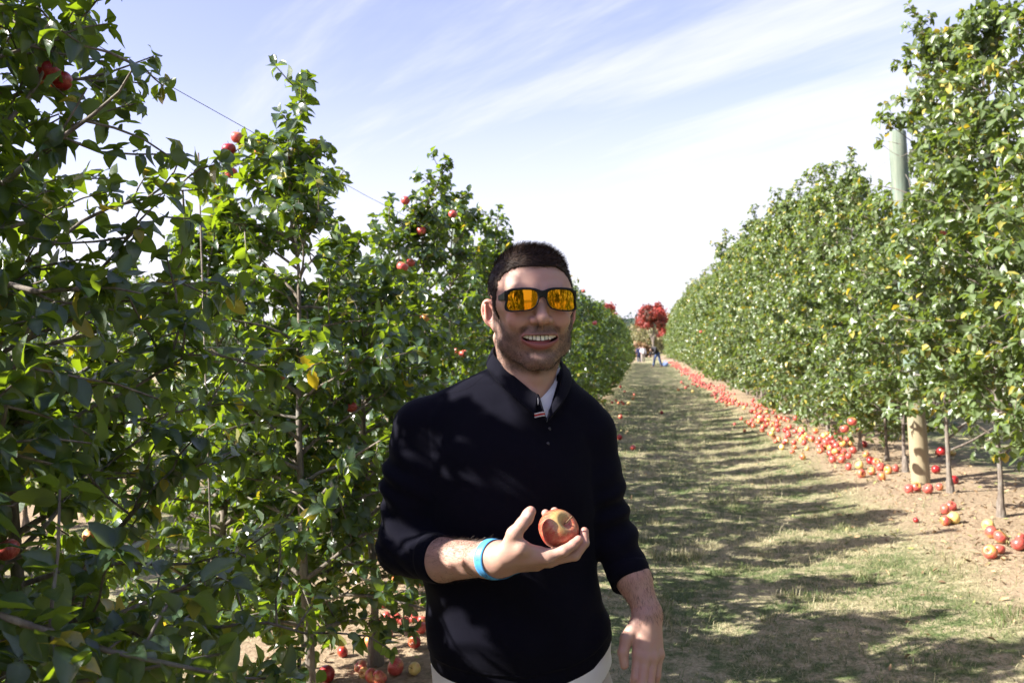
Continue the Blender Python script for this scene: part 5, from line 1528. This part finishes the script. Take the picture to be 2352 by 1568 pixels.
def shell(lower, upper, th, n=90, mrow=9, roll=0.0):
    """closed thin band between two curves, th thick, for collar and band"""
    A_, B_ = catmull(lower, n), catmull(upper, n)
    s_ = np.linspace(0, 1, mrow)[None, :, None]
    S = A_[:, None]*(1-s_) + B_[:, None]*s_
    cen = S.mean((0, 1)); du = np.gradient(S, axis=0); dv = np.gradient(S, axis=1)
    N_ = unit(np.cross(du, dv)); 
    if np.mean(((S-cen)*N_).sum(-1)) < 0: N_ = -N_
    S = S + N_*(roll*np.sin(s_*math.pi))
    O = S + N_*th
    V = np.concatenate([S.reshape(-1, 3), O.reshape(-1, 3)]); o = n*mrow
    i = np.arange(n-1)[:, None]*mrow; j = np.arange(mrow-1)[None]
    q = np.stack([i+j, i+j+1, i+mrow+j+1, i+mrow+j], -1).reshape(-1, 4)
    Q = [q, q[:, ::-1]+o]
    for jj in (0, mrow-1):
        a = np.arange(n-1)*mrow+jj; e = np.stack([a, a+mrow, a+mrow+o, a+o], -1); Q.append(e if jj == 0 else e[:, ::-1])
    for ii in (0, n-1):
        a = ii*mrow+np.arange(mrow-1); e = np.stack([a, a+o, a+1+o, a+1], -1); Q.append(e if ii == 0 else e[:, ::-1])
    return V, np.concatenate(Q), O
lowc = [q3(1229, 952, 0.030), q3(1193, 921, 0.012), q3(1154, 886, -0.018), q3(1124, 850, -0.060), q3(1126, 828, -0.115), q3(1165, 816, -0.160), q3(1214, 814, -0.172), q3(1268, 826, -0.160), q3(1302, 850, -0.120), q3(1311, 878, -0.060), q3(1300, 912, -0.012), q3(1282, 940, 0.015), q3(1260, 966, 0.030)]
uppc = [q3(1236, 911, 0.010), q3(1208, 888, -0.008), q3(1170, 855, -0.034), q3(1137, 817, -0.068), q3(1138, 798, -0.112), q3(1168, 788, -0.145), q3(1214, 786, -0.153), q3(1256, 797, -0.145), q3(1283, 832, -0.112), q3(1289, 858, -0.066), q3(1286, 884, -0.030), q3(1277, 912, -0.006), q3(1262, 940, 0.014)]
V, Q, Oc = shell(lowc, uppc, 0.0042, roll=0.0015)
m, t, out = mat('navy_rib'); M_rib = m
b = pbsdf(t, out, Base_Color=(0.0036, 0.0035, 0.0085), Roughness=0.92); b.inputs['Sheen Weight'].default_value = 0.03; b.inputs['Specular IOR Level'].default_value = 0.12
co = t.new('ShaderNodeTexCoord'); t.put(b.inputs['Normal'], t.bump(t.noise(co.outputs['Object'], 700, 2), 0.5, 0.002))
link('collar', mesh_np('collar', to_world(V)-MAN0, Q, M_rib), sw)
def strip(name, pts, r, m_, parent=sw, seg=6):
    V, Fq = tubes([(to_world(np.array(pts))-MAN0, np.full(len(pts), r))], seg)
    link(name, mesh_np(name, V, Fq, m_), parent)
# seam piping just outside the collar and the zip edge
strip('collar_seam', [p + np.array([0, 0.0, 0.004]) for p in catmull(lowc[:5], 30)], 0.0018, M_rib)
strip('zip_edge', catmull([q3(1262, 940, 0.0175), q3(1257, 962, 0.034), q3(1256, 968, 0.038)], 8), 0.0014, M_snap)
strip('zip_edge', catmull([q3(1222, 899, 0.012), q3(1236, 910, 0.018), q3(1247, 940, 0.033), q3(1255, 966, 0.040)], 16), 0.0016, M_rib)
strip('zip_pull', [q3(1236, 914, 0.021), q3(1236.5, 924, 0.026), q3(1236, 930, 0.030)], 0.0013, M_snap)
# striped tab on the placket
def tab(y0, y1, m_, name):
    a = [q3(1227, 948+y0, 0.0385), q3(1240, 945+y0, 0.0400), q3(1251, 943.5+y0, 0.0395)]; b_ = [q3(1229, 948+y1, 0.0385+0.001), q3(1241, 945+y1, 0.0410), q3(1253, 943.5+y1, 0.0405)]
    V, Q, _ = shell(b_, a, 0.0012, n=8, mrow=3)
    link(name, mesh_np(name, to_world(V)-MAN0, Q, m_), sw)
tab(1.5, 4.2, M_sw, 'tab_stripe'); tab(5.2, 7.8, M_sr, 'tab_stripe'); tab(8.8, 11.5, M_sw, 'tab_stripe')

def front_w(px, py):
    """depth of the pullover surface at a photo pixel"""
    w_ = 0.10
    for _ in range(40):
        w_ -= max(float(sweater(q3(px, py, w_)[None])[0])*0.7, 0.00005)
    return w_
def surf_line(pts, lift=0.0006):
    return [q3(x_, y_, front_w(x_, y_)+lift) for x_, y_ in pts]
strip('placket_seam', surf_line([(1257, 975+k*9.5) for k in range(11)]), 0.0009, M_rib)
strip('placket_seam', surf_line([(1285-(10-k)*0.3, 985+k*8.5) for k in range(11)]), 0.0009, M_rib)
strip('placket_seam', surf_line([(1257+k*4.6, 1069) for k in range(7)]), 0.0010, M_rib)
strip('placket_seam', surf_line([(1257+k*4.6, 1054) for k in range(7)]), 0.0008, M_rib)
for bx, by in ((1258.5, 1019), (1262, 985)):
    c_ = q3(bx, by, front_w(bx, by)+0.0006); th_ = np.linspace(0, 2*math.pi, 17)[:-1]
    Vb = np.concatenate([c_[None]+np.stack([0.0036*np.cos(th_), 0.0042*np.sin(th_), 0*th_-0.001], -1), c_[None]+np.stack([0.0034*np.cos(th_), 0.0040*np.sin(th_), 0*th_+0.0012], -1), (c_+np.array([0, 0, 0.0016]))[None]])
    ii = np.arange(16); qq = np.stack([ii, (ii+1) % 16, (ii+1) % 16+16, ii+16], -1); tt3 = np.stack([ii+16, (ii+1) % 16+16, np.full(16, 32)], -1)
    link('button', mesh_np('button', to_world(Vb)-MAN0, [qq, tt3], M_snap), sw)
# shoulder seams
strip('shoulder_seam', surf_line([(1112, 862), (1100, 872), (1088, 884), (1072, 893), (1052, 899), (1030, 903), (1010, 908)], 0.0004), 0.0013, M_rib)

# ---- hair and beard as short strands on the head surface
def scalp(V):
    L = to_head(V); x, y, z = L[:, 0], L[:, 1], L[:, 2]; A = np.abs(x)
    ze = np.interp(y, [-0.03, 0.0, 0.03, 0.060, 0.078, 0.085], [0.020, 0.034, 0.038, 0.046, 0.064, 0.30])
    ze = ze + 0.003*vn3(V, 60, 1) + 0.005*vn3(V, 260, 2)
    top = sstep(ze-z, -0.003, 0.004)
    back = np.interp(z, [-0.12, -0.03, -0.012, 0.004, 0.015], [-0.060, -0.055, 0.016, 0.012, -0.035])
    r_ = top*sstep(y-back, 0, 0.008)
    ear = (A > 0.0815)*(y < 0.022)*(y > -0.055)*(z < 0.006)
    return r_*(1-ear)
def hair_shell():
    def f(P):
        base = face(to_head(P)); L = to_head(P); y, z = L[:, 1], L[:, 2]
        th = 0.0018 + 0.0040*sstep(y, 0.065, 0.11) + 0.004*np.exp(-((y-0.10)/0.03)**2 - ((z-0.045)/0.03)**2)
        th = th*(0.9 + 0.15*vn3(P, 70, 4))
        s_ = scalp(P)
        return np.maximum(base - th*s_ - 0.0*P[:, 0], -(base+0.004)) + (1-s_)*0.006
    return surf(f, HO-0.15, HO+np.array([0.15, 0.165, 0.15]), 0.0024, proj=1)
Vh, Qh = hair_shell()
hair = link('hair', mesh_np('hair', to_world(Vh)-MAN0, Qh, M_hair, attrs={'tint': ('POINT', np.clip(0.3+0.3*vn3(Vh, 120, 3), 0, 1))}), man)
def strands(V, Q, n, dens, length, width, flow, seed, lift=0.0):
    rg = np.random.default_rng(seed)
    c = V[Q].mean(1); e1 = V[Q[:, 2]]-V[Q[:, 0]]; e2 = V[Q[:, 3]]-V[Q[:, 1]]; N_ = unit(np.cross(e1, e2))
    wgt = dens(c)*ln(np.cross(e1, e2)); wgt = wgt/wgt.sum()
    k = rg.choice(len(c), n, p=wgt); b0 = c[k] + rg.normal(0, 0.0009, (n, 3)); Nn = N_[k]
    cc = to_head(c[k])
    fl = flow(cc); fl = fl @ HM.T
    L = length(cc)*rg.uniform(0.55, 1.25, n)
    clump = np.stack([vn3(c[k], 55, 11), vn3(c[k], 55, 12), vn3(c[k], 55, 13)], -1)*0.45
    d0 = unit(Nn*(0.55+lift) + fl + clump + rg.normal(0, 0.13, (n, 3))); d1 = unit(d0 + fl*0.9 + clump*0.6 + rg.normal(0, 0.10, (n, 3)))
    sd = unit(np.cross(d0, rg.normal(0, 1, (n, 3))))*width*0.5
    m1 = b0 + d0*L[:, None]*0.5; m2 = m1 + d1*L[:, None]*0.5
    Vs = np.stack([b0-sd, b0+sd, m1+sd*0.85, m1-sd*0.85, m2+sd*0.1, m2-sd*0.1], 1).reshape(-1, 3); o = (np.arange(n)*6)[:, None]
    Qs = np.stack([np.concatenate([o, o+1, o+2, o+3], 1), np.concatenate([o+3, o+2, o+4, o+5], 1)], 1).reshape(-1, 4)
    return Vs, Qs, np.repeat(rg.uniform(0, 1, n), 2)
def fl_hair(L):
    y, z, x = L[:, 1], L[:, 2], L[:, 0]
    topm = sstep(y, 0.05, 0.10)
    front = sstep(z, 0.035, 0.07)*topm
    return np.stack([0.35*topm + x*1.5, (0.45-0.35*front)*topm - 0.75*(1-topm), 0.6*topm + 0.25*(1-topm)], -1)
Vs, Qs, Ts = strands(Vh, Qh, 26000, lambda c: np.ones(len(c)), lambda L: 0.0060+0.0110*sstep(L[:, 1], 0.06, 0.11), 0.0006, fl_hair, 4, lift=-0.33)
link('hair_strands', mesh_np('hair_strands', to_world(Vs)-MAN0, Qs, M_hair, attrs={'tint': ('FACE', Ts)}), hair)
m, t, out = mat('stubble'); M_stub = m
pbsdf(t, out, Base_Color=t.ramp(attr(t, 'tint'), [(0, (0.012, 0.008, 0.007)), (0.85, (0.035, 0.023, 0.018)), (1, (0.16, 0.11, 0.08))]), Roughness=0.5)
Vs, Qs, Ts = strands(V_head, Q_head, 12000, lambda c: m_beard(c)**1.7, lambda L: np.full(len(L), 0.0028), 0.00040, lambda L: np.stack([L[:, 0]*0, -0.7+0*L[:, 0], 0.2+0*L[:, 0]], -1), 5)
link('beard', mesh_np('beard', to_world(Vs)-MAN0, Qs, M_stub, attrs={'tint': ('FACE', Ts)}), man)

# fine hair on the forearms
m, t, out = mat('arm_hair'); M_ahair = m
pbsdf(t, out, Base_Color=(0.035, 0.022, 0.016), Roughness=0.5)
def arm_hair(f, lo, hi, dens, fl, n, seed):
    Va, Qa = surf(f, lo, hi, 0.004, proj=1)
    rg = np.random.default_rng(seed); c = Va[Qa].mean(1); N_ = unit(np.cross(Va[Qa[:, 2]]-Va[Qa[:, 0]], Va[Qa[:, 3]]-Va[Qa[:, 1]]))
    w_ = dens(c, N_); k = rg.choice(len(c), n, p=w_/w_.sum()); b0 = c[k] + rg.normal(0, 0.0015, (n, 3))
    d0 = unit(N_[k]*0.45 + fl + rg.normal(0, 0.25, (n, 3))); L = rg.uniform(0.006, 0.014, n)[:, None]; sd = unit(np.cross(d0, rg.normal(0, 1, (n, 3))))*0.00016
    d1 = unit(d0 + fl*0.5 - N_[k]*0.3)
    Vs = np.stack([b0-sd, b0+sd, b0+d0*L*0.5+sd, b0+d0*L*0.5-sd, b0+d0*L*0.5+d1*L*0.5+sd*0.2, b0+d0*L*0.5+d1*L*0.5-sd*0.2], 1).reshape(-1, 3); o = (np.arange(n)*6)[:, None]
    Qs = np.stack([np.concatenate([o, o+1, o+2, o+3], 1), np.concatenate([o+3, o+2, o+4, o+5], 1)], 1).reshape(-1, 4)
    link('arm_hair', mesh_np('arm_hair', to_world(Vs)-MAN0, Qs, M_ahair), man)
_ax = unit(WR-EL)
arm_hair(hand_r, q3(960, 1380, -0.04), q3(1140, 1180, 0.14)+np.array([0.01, 0, 0.07]), lambda c, N_: sstep((c-EL) @ _ax, 0.10, 0.13)*sstep(-((c-EL) @ _ax), -0.275, -0.25)*(0.25+np.clip(N_[:, 1]+0.3, 0, 1)), _ax*0.9+np.array([0, 0.15, 0]), 2600, 21)
arm_hair(hand_l, np.array([q3(1400, 0, 0)[0], q3(0, 1420, 0)[1], -0.10]), np.array([q3(1540, 0, 0)[0], q3(0, 1320, 0)[1], 0.05]), lambda c, N_: 0.2+np.clip(N_[:, 2], 0, 1), np.array([0.1, -0.9, 0.1]), 1400, 22)

# ---- sunglasses
def lens2d(x, y):
    A = np.abs(x) - 0.0368; yy = y - 0.0115 + 0.06*(np.abs(x)-0.037)
    hw = 0.0282; hh = 0.0203 - 0.0022*sstep(-A, -0.01, 0.028)*0
    # tapers towards the nose below, flat brow line
    xx = A - np.clip(-yy, 0, 1)*0.26
    hh_ = hh - np.clip(-A, 0, 0.03)*0.06
    k = ((np.abs(xx)/hw)**4.2 + (np.abs(yy)/hh_)**3.6)**(1/3.8)
    return (k-1)*0.0195
def zf(x, y): return 0.1130 - 3.3*x*x - 25*np.abs(x)**3*0.6 - 0.5*(y-0.0125)*0.10
def frame(P):
    L = to_head(P); x, y, z = L[:, 0], L[:, 1], L[:, 2]; A = np.abs(x)
    l2 = lens2d(x, y)
    outer = l2 - 0.0021 - 0.0018*sstep(y, 0.012, 0.03)
    bridge = np.maximum(np.abs(y-0.0235+4*A*A) - 0.0062, A-0.014)
    o2 = smin(outer, bridge, 0.006)
    dz = np.abs(z-zf(x, y)+0.0006) - 0.0024
    d = smax(np.maximum(o2, -(l2+0.0004)), dz, 0.0012)
    La = np.stack([A, y, z], -1)
    h_ = np.interp(z, [-0.02, 0.03, 0.08], [0.0032, 0.0052, 0.0085])
    a, b_ = np.array([0.0672, 0.0195, 0.0905]), np.array([0.0815, 0.0080, -0.018])
    ba = b_-a; tt_ = np.clip(((La-a) @ ba)/(ba @ ba), 0, 1); c_ = La - a - tt_[:, None]*ba
    hh = 0.0095 - 0.0060*np.sqrt(tt_)
    tmp = np.maximum(np.sqrt(c_[:, 0]**2 + np.minimum(0, 0) ) - 0.0022, np.abs(c_[:, 1]) - hh)
    tmp = np.maximum(tmp, np.maximum(z-a[2]-0.001, b_[2]-z))
    d = smin(d, tmp, 0.0035)
    d = smin(d, cap(La, (0.0815, 0.0080, -0.016), (0.083, -0.008, -0.030), 0.0026, 0.0022), 0.002)
    return d
sg_o, _, _ = part_mesh('sunglasses', frame, from_head([0, 0.01, 0.045])-np.array([0.105, 0.045, 0.095]), from_head([0, 0.01, 0.045])+np.array([0.105, 0.045, 0.09]), 0.0013, M_frame, man, proj=2)
for s in (-1, 1):
    n = 34; gx, gy = np.meshgrid(np.linspace(-1, 1, n), np.linspace(-1, 1, n))
    # map the square onto the lens outline
    r_ = np.maximum(np.abs(gx), np.abs(gy)); th = np.arctan2(gy, gx)
    # radial search of the outline
    R_ = np.full(th.shape, 0.02)
    for _ in range(30):
        X = s*0.0368 + R_*np.cos(th); Y = 0.0125 + R_*np.sin(th); R_ = R_ - lens2d(X, Y)*0.7
    X = s*0.0368 + (R_+0.0008)*r_*np.cos(th); Y = 0.0125 + (R_+0.0008)*r_*np.sin(th)
    Z = zf(X, Y) + 0.0004 - 1.2*((X-s*0.0368)**2 + (Y-0.0125)**2)
    Lf = np.stack([X, Y, Z], -1).reshape(-1, 3); Lb = Lf - np.array([0, 0, 0.0016])
    i = np.arange(n-1)[:, None]*n; j = np.arange(n-1)[None]
    q = np.stack([i+j, i+j+1, i+n+j+1, i+n+j], -1).reshape(-1, 4)
    V = from_head(np.concatenate([Lf, Lb]))
    link('lens', mesh_np('lens', to_world(V)-MAN0, np.concatenate([q, q[:, ::-1]+n*n]), M_lens), sg_o)

# ---- wristband
ax = unit(WR-EL); BC = q3(1140, 1284, 0.149)
e1 = unit(np.cross(ax, [0, 0, 1.0])); e2 = np.cross(ax, e1)
def band_pts(off, tilt, rr, n=60, a0=0, a1=6.2832):
    a = np.linspace(a0, a1, n)
    return np.array([BC + ax*(off + tilt*math.sin(x_+0.6)) + (e1*math.cos(x_) + e2*math.sin(x_))*rad_at(off + tilt*math.sin(x_+0.6), x_) for x_ in a])
def arm_r(off, a):
    o_ = BC + ax*off; dr = e1*math.cos(a) + e2*math.sin(a); r = 0.028
    for _ in range(14): r -= float(hand_r((o_ + dr*r)[None])[0])*0.8
    return r
AOF = np.linspace(-0.018, 0.018, 5); AAN = np.linspace(0, 2*math.pi, 41)
ARMR = np.array([[arm_r(k, a) for a in AAN] for k in AOF])
def rad_at(off, a, extra=0.0013):
    col = [np.interp(a % (2*math.pi), AAN, ARMR[k]) for k in range(5)]
    return float(np.interp(off, AOF, col)) + extra + 0.0012*math.sin(a*2+1)**2
rb_ = 0.036
V, Q, O = shell(band_pts(-0.0075, 0.006, rb_), band_pts(0.0075, 0.006, rb_-0.0012), 0.0004, n=120, mrow=5)
band = link('wristband', mesh_np('wristband', to_world(V)-MAN0, Q, M_band), man)
def on_band(a_, o_):   # angle, offset along the arm
    return BC + ax*(o_ + 0.006*math.sin(a_+0.6)) + (e1*math.cos(a_) + e2*math.sin(a_))*(rad_at(o_, a_)+0.0007)
MARKS = []

def stroke(pts, r=0.00045):
    P_ = np.array([on_band(a_, o_) for a_, o_ in pts])
    Vw, Fw = tubes([(to_world(P_)-MAN0, np.full(len(P_), r))], 5)
    link('print', mesh_np('print', Vw, Fw, M_ink), band)
# find the angle of the band that faces the camera
_cand = [(float((e1*math.cos(a)+e2*math.sin(a)) @ np.array([0, 0, 1.0])), a) for a in np.linspace(0, 6.28, 120)]
AF = max(_cand)[1]
SGN = 1 if ((e1*math.cos(AF+0.3)+e2*math.sin(AF+0.3))[1] < (e1*math.cos(AF-0.3)+e2*math.sin(AF-0.3))[1]) else -1
def letter_g(c, s_=1.0):
    pts = []
    for k in range(26):
        a = 0.6 + k/25*5.2
        pts.append((AF + SGN*(c + 0.0042/0.035*s_*math.sin(a)*0.9*-1), 0.0038*s_*math.cos(a)))
    pts += [(AF + SGN*(c+0.02*s_), 0.0035*s_), (AF+SGN*(c+0.02*s_), 0.0002), (AF+SGN*(c+0.09*s_), 0.0030*s_), (AF+SGN*(c+0.17*s_), 0.0005), (AF+SGN*(c+0.14*s_), -0.0030)]
    stroke(pts)
letter_g(0.52, 1.2); letter_g(-0.62, 1.0)
stroke([(AF+SGN*(-0.10), 0.002), (AF+SGN*(-0.06), 0.003), (AF+SGN*(-0.02), 0.001)]); stroke([(AF+SGN*(0.02), -0.003), (AF+SGN*(0.06), -0.001)])
stroke([(AF+SGN*0.85, 0.003), (AF+SGN*0.95, 0.0), (AF+SGN*0.90, -0.003)])

# the apple in the hand
AX_A = unit(np.array([0.50, 0.62, 0.60]))
Wd = unit(AX_A[0]*_R + AX_A[1]*_U - AX_A[2]*_F)
held = put_apple(tuple(to_world(AP_C)), 0.0765, 4, 'blushed red and yellow apple resting on the open palm of the man', None, True,
                 rot=Vector(Wd).to_track_quat('Z', 'Y').to_euler()) if 'put_apple' in globals() else None
# ------------------------------------------------------------------ people far down the lane
def far_cloth(name, col):
    m, t, out = mat(name); pbsdf(t, out, Base_Color=col, Roughness=0.85); return m
M_skin_far = far_cloth('skin_far', (0.45, 0.28, 0.21)); M_hair_far = far_cloth('hair_far', (0.02, 0.014, 0.01))
def far_person(loc, rz, label, top, legs, pose='stand', hair=M_hair_far, sc=1.0):
    """small complete figure; local axes: x across, y forward, z up"""
    if pose == 'bend':
        hipz, chest, neck, head = 0.86, (0, 0.26, 1.10), (0, 0.40, 1.14), (0, 0.50, 1.12)
        hands = [(-0.10, 0.62, 0.72), (0.16, 0.60, 0.66)]; feet = [(-0.16, -0.18, 0), (0.14, 0.26, 0)]
    elif pose == 'walk':
        hipz, chest, neck, head = 0.92, (0, 0.03, 1.28), (0, 0.05, 1.48), (0, 0.08, 1.63)
        hands = [(-0.30, 0.18, 0.88), (0.30, -0.10, 0.86)]; feet = [(-0.10, 0.28, 0), (0.10, -0.26, 0.03)]
    else:
        hipz, chest, neck, head = 0.92, (0, 0.0, 1.28), (0, 0.02, 1.48), (0, 0.05, 1.62)
        hands = [(-0.30, 0.05, 0.84), (0.28, 0.22, 1.02)]; feet = [(-0.12, 0, 0), (0.13, 0.04, 0)]
    A3 = lambda v: np.array(v, float)
    chest, neck, head = A3(chest), A3(neck), A3(head)
    sh = [chest + A3((s*0.19, -0.01, 0.13)) for s in (-1, 1)]
    el = [(sh[i] + A3(hands[i]))*0.5 + A3(((-1, 1)[i]*0.05, -0.06, -0.03)) for i in range(2)]
    hp = [A3((s*0.10, 0, hipz)) for s in (-1, 1)]
    kn = [(hp[i] + A3(feet[i]) + A3((0, 0, 0.08)))*0.5 + A3((0, 0.05, 0)) for i in range(2)]
    def body(P):
        d = ell(P, head, (0.078, 0.098, 0.118))
        d = smin(d, cap(P, head-A3((0, 0.02, 0.06)), neck-A3((0, 0, 0.06)), 0.052, 0.056), 0.02)
        d = smin(d, sph(P, head + A3((0, 0.098, -0.015)), 0.014), 0.01)
        d = smin(d, cap(P, A3((0, 0, hipz)), chest, 0.12, 0.13), 0.04)
        for i in range(2):
            d = smin(d, chain(P, [sh[i], el[i], A3(hands[i])], [0.045, 0.036, 0.026], 0.01), 0.03)
            d = smin(d, ell(P, A3(hands[i])-A3((0, 0, 0.05)), (0.025, 0.035, 0.065)), 0.02)
            d = smin(d, chain(P, [hp[i], kn[i], A3(feet[i])+A3((0, 0, 0.07))], [0.075, 0.05, 0.036], 0.01), 0.03)
            d = smin(d, cap(P, A3(feet[i])+A3((0, -0.04, 0.04)), A3(feet[i])+A3((0, 0.16, 0.03)), 0.038, 0.03), 0.02)
        return d
    def shirt(P):
        d = cap(P, A3((0, 0, hipz+0.02)), chest, 0.145, 0.155); d = smin(d, cap(P, sh[0], sh[1], 0.07, 0.07), 0.05)
        for i in range(2): d = smin(d, chain(P, [sh[i], el[i], el[i]*0.4+A3(hands[i])*0.6], [0.068, 0.055, 0.045], 0.01), 0.03)
        return d + 0.008*np.sin(P[:, 2]*40+P[:, 0]*20)
    def pants(P):
        d = ell(P, A3((0, 0, hipz)), (0.165, 0.135, 0.13))
        for i in range(2): d = smin(d, chain(P, [hp[i], kn[i], A3(feet[i])+A3((0, 0, 0.09))], [0.10, 0.075, 0.062], 0.02), 0.04)
        return d
    def hr(P): return smax(ell(P, head+A3((0, -0.012, 0.018)), (0.088, 0.105, 0.122)), -ell(P, head+A3((0, 0.10, -0.05)), (0.10, 0.085, 0.10)), 0.01)
    r = empty('person', loc, rz); r.scale = (sc, sc, sc)
    tag(r, label, 'person', 'people far down the lane')
    for nm, f, m_, h in (('body', body, M_skin_far, 0.02), ('shirt', shirt, top, 0.025), ('trousers', pants, legs, 0.025), ('hair', hr, hair, 0.02)):
        V, Q = surf(f, (-0.45, -0.45, -0.03), (0.45, 0.8, 1.85), h, proj=1)
        link(nm, mesh_np(nm, V, Q, m_), r)
def lane_spot(px, d):
    p = at(px, 800, d); return (float(p[0]), float(p[1]), float(ground_z(p[0], p[1])))
jean = far_cloth('denim', (0.055, 0.09, 0.20)); black = far_cloth('black_cloth', (0.015, 0.015, 0.02)); white = far_cloth('white_cloth', (0.7, 0.7, 0.72))
navy = far_cloth('navy_cloth', (0.02, 0.03, 0.10)); violet = far_cloth('violet_cloth', (0.16, 0.13, 0.30)); khaki = far_cloth('khaki_cloth', (0.22, 0.19, 0.16))
far_person(lane_spot(1510, 62), 2.2, 'far person in a black top and blue jeans bending over the fallen apples', black, jean, 'bend')
far_person(lane_spot(1467, 101), 0.4, 'far person in navy at the left of the little group at the lane end', navy, navy, 'stand')
far_person(lane_spot(1471.5, 104), 2.9, 'far person in violet in the middle of the little group at the lane end', violet, khaki, 'walk')
far_person(lane_spot(1476.5, 100), 3.4, 'far person in a white top at the right of the group at the lane end', white, khaki, 'stand')
# a light-blue picking bag left beside the bending person
def bag(P):
    d = ell(P, np.array([0, 0, 0.16]), (0.20, 0.13, 0.18)); d = smax(d, P[:, 2]-0.27+0.02*np.sin(P[:, 0]*30), 0.01)
    return smin(d, np.abs(ln(np.stack([P[:, 0], P[:, 1]*4, P[:, 2]-0.27], -1))-0.11)-0.012, 0.01)
V, Q = surf(bag, (-0.3, -0.25, -0.04), (0.3, 0.25, 0.45), 0.02, proj=1)
p = lane_spot(1527, 62.5)
tag(link('picking_bag', mesh_np('picking_bag', V, Q, far_cloth('pale_blue_cloth', (0.25, 0.35, 0.65))), loc=p), 'pale blue picking bag on the ground right of the bending person', 'bag')
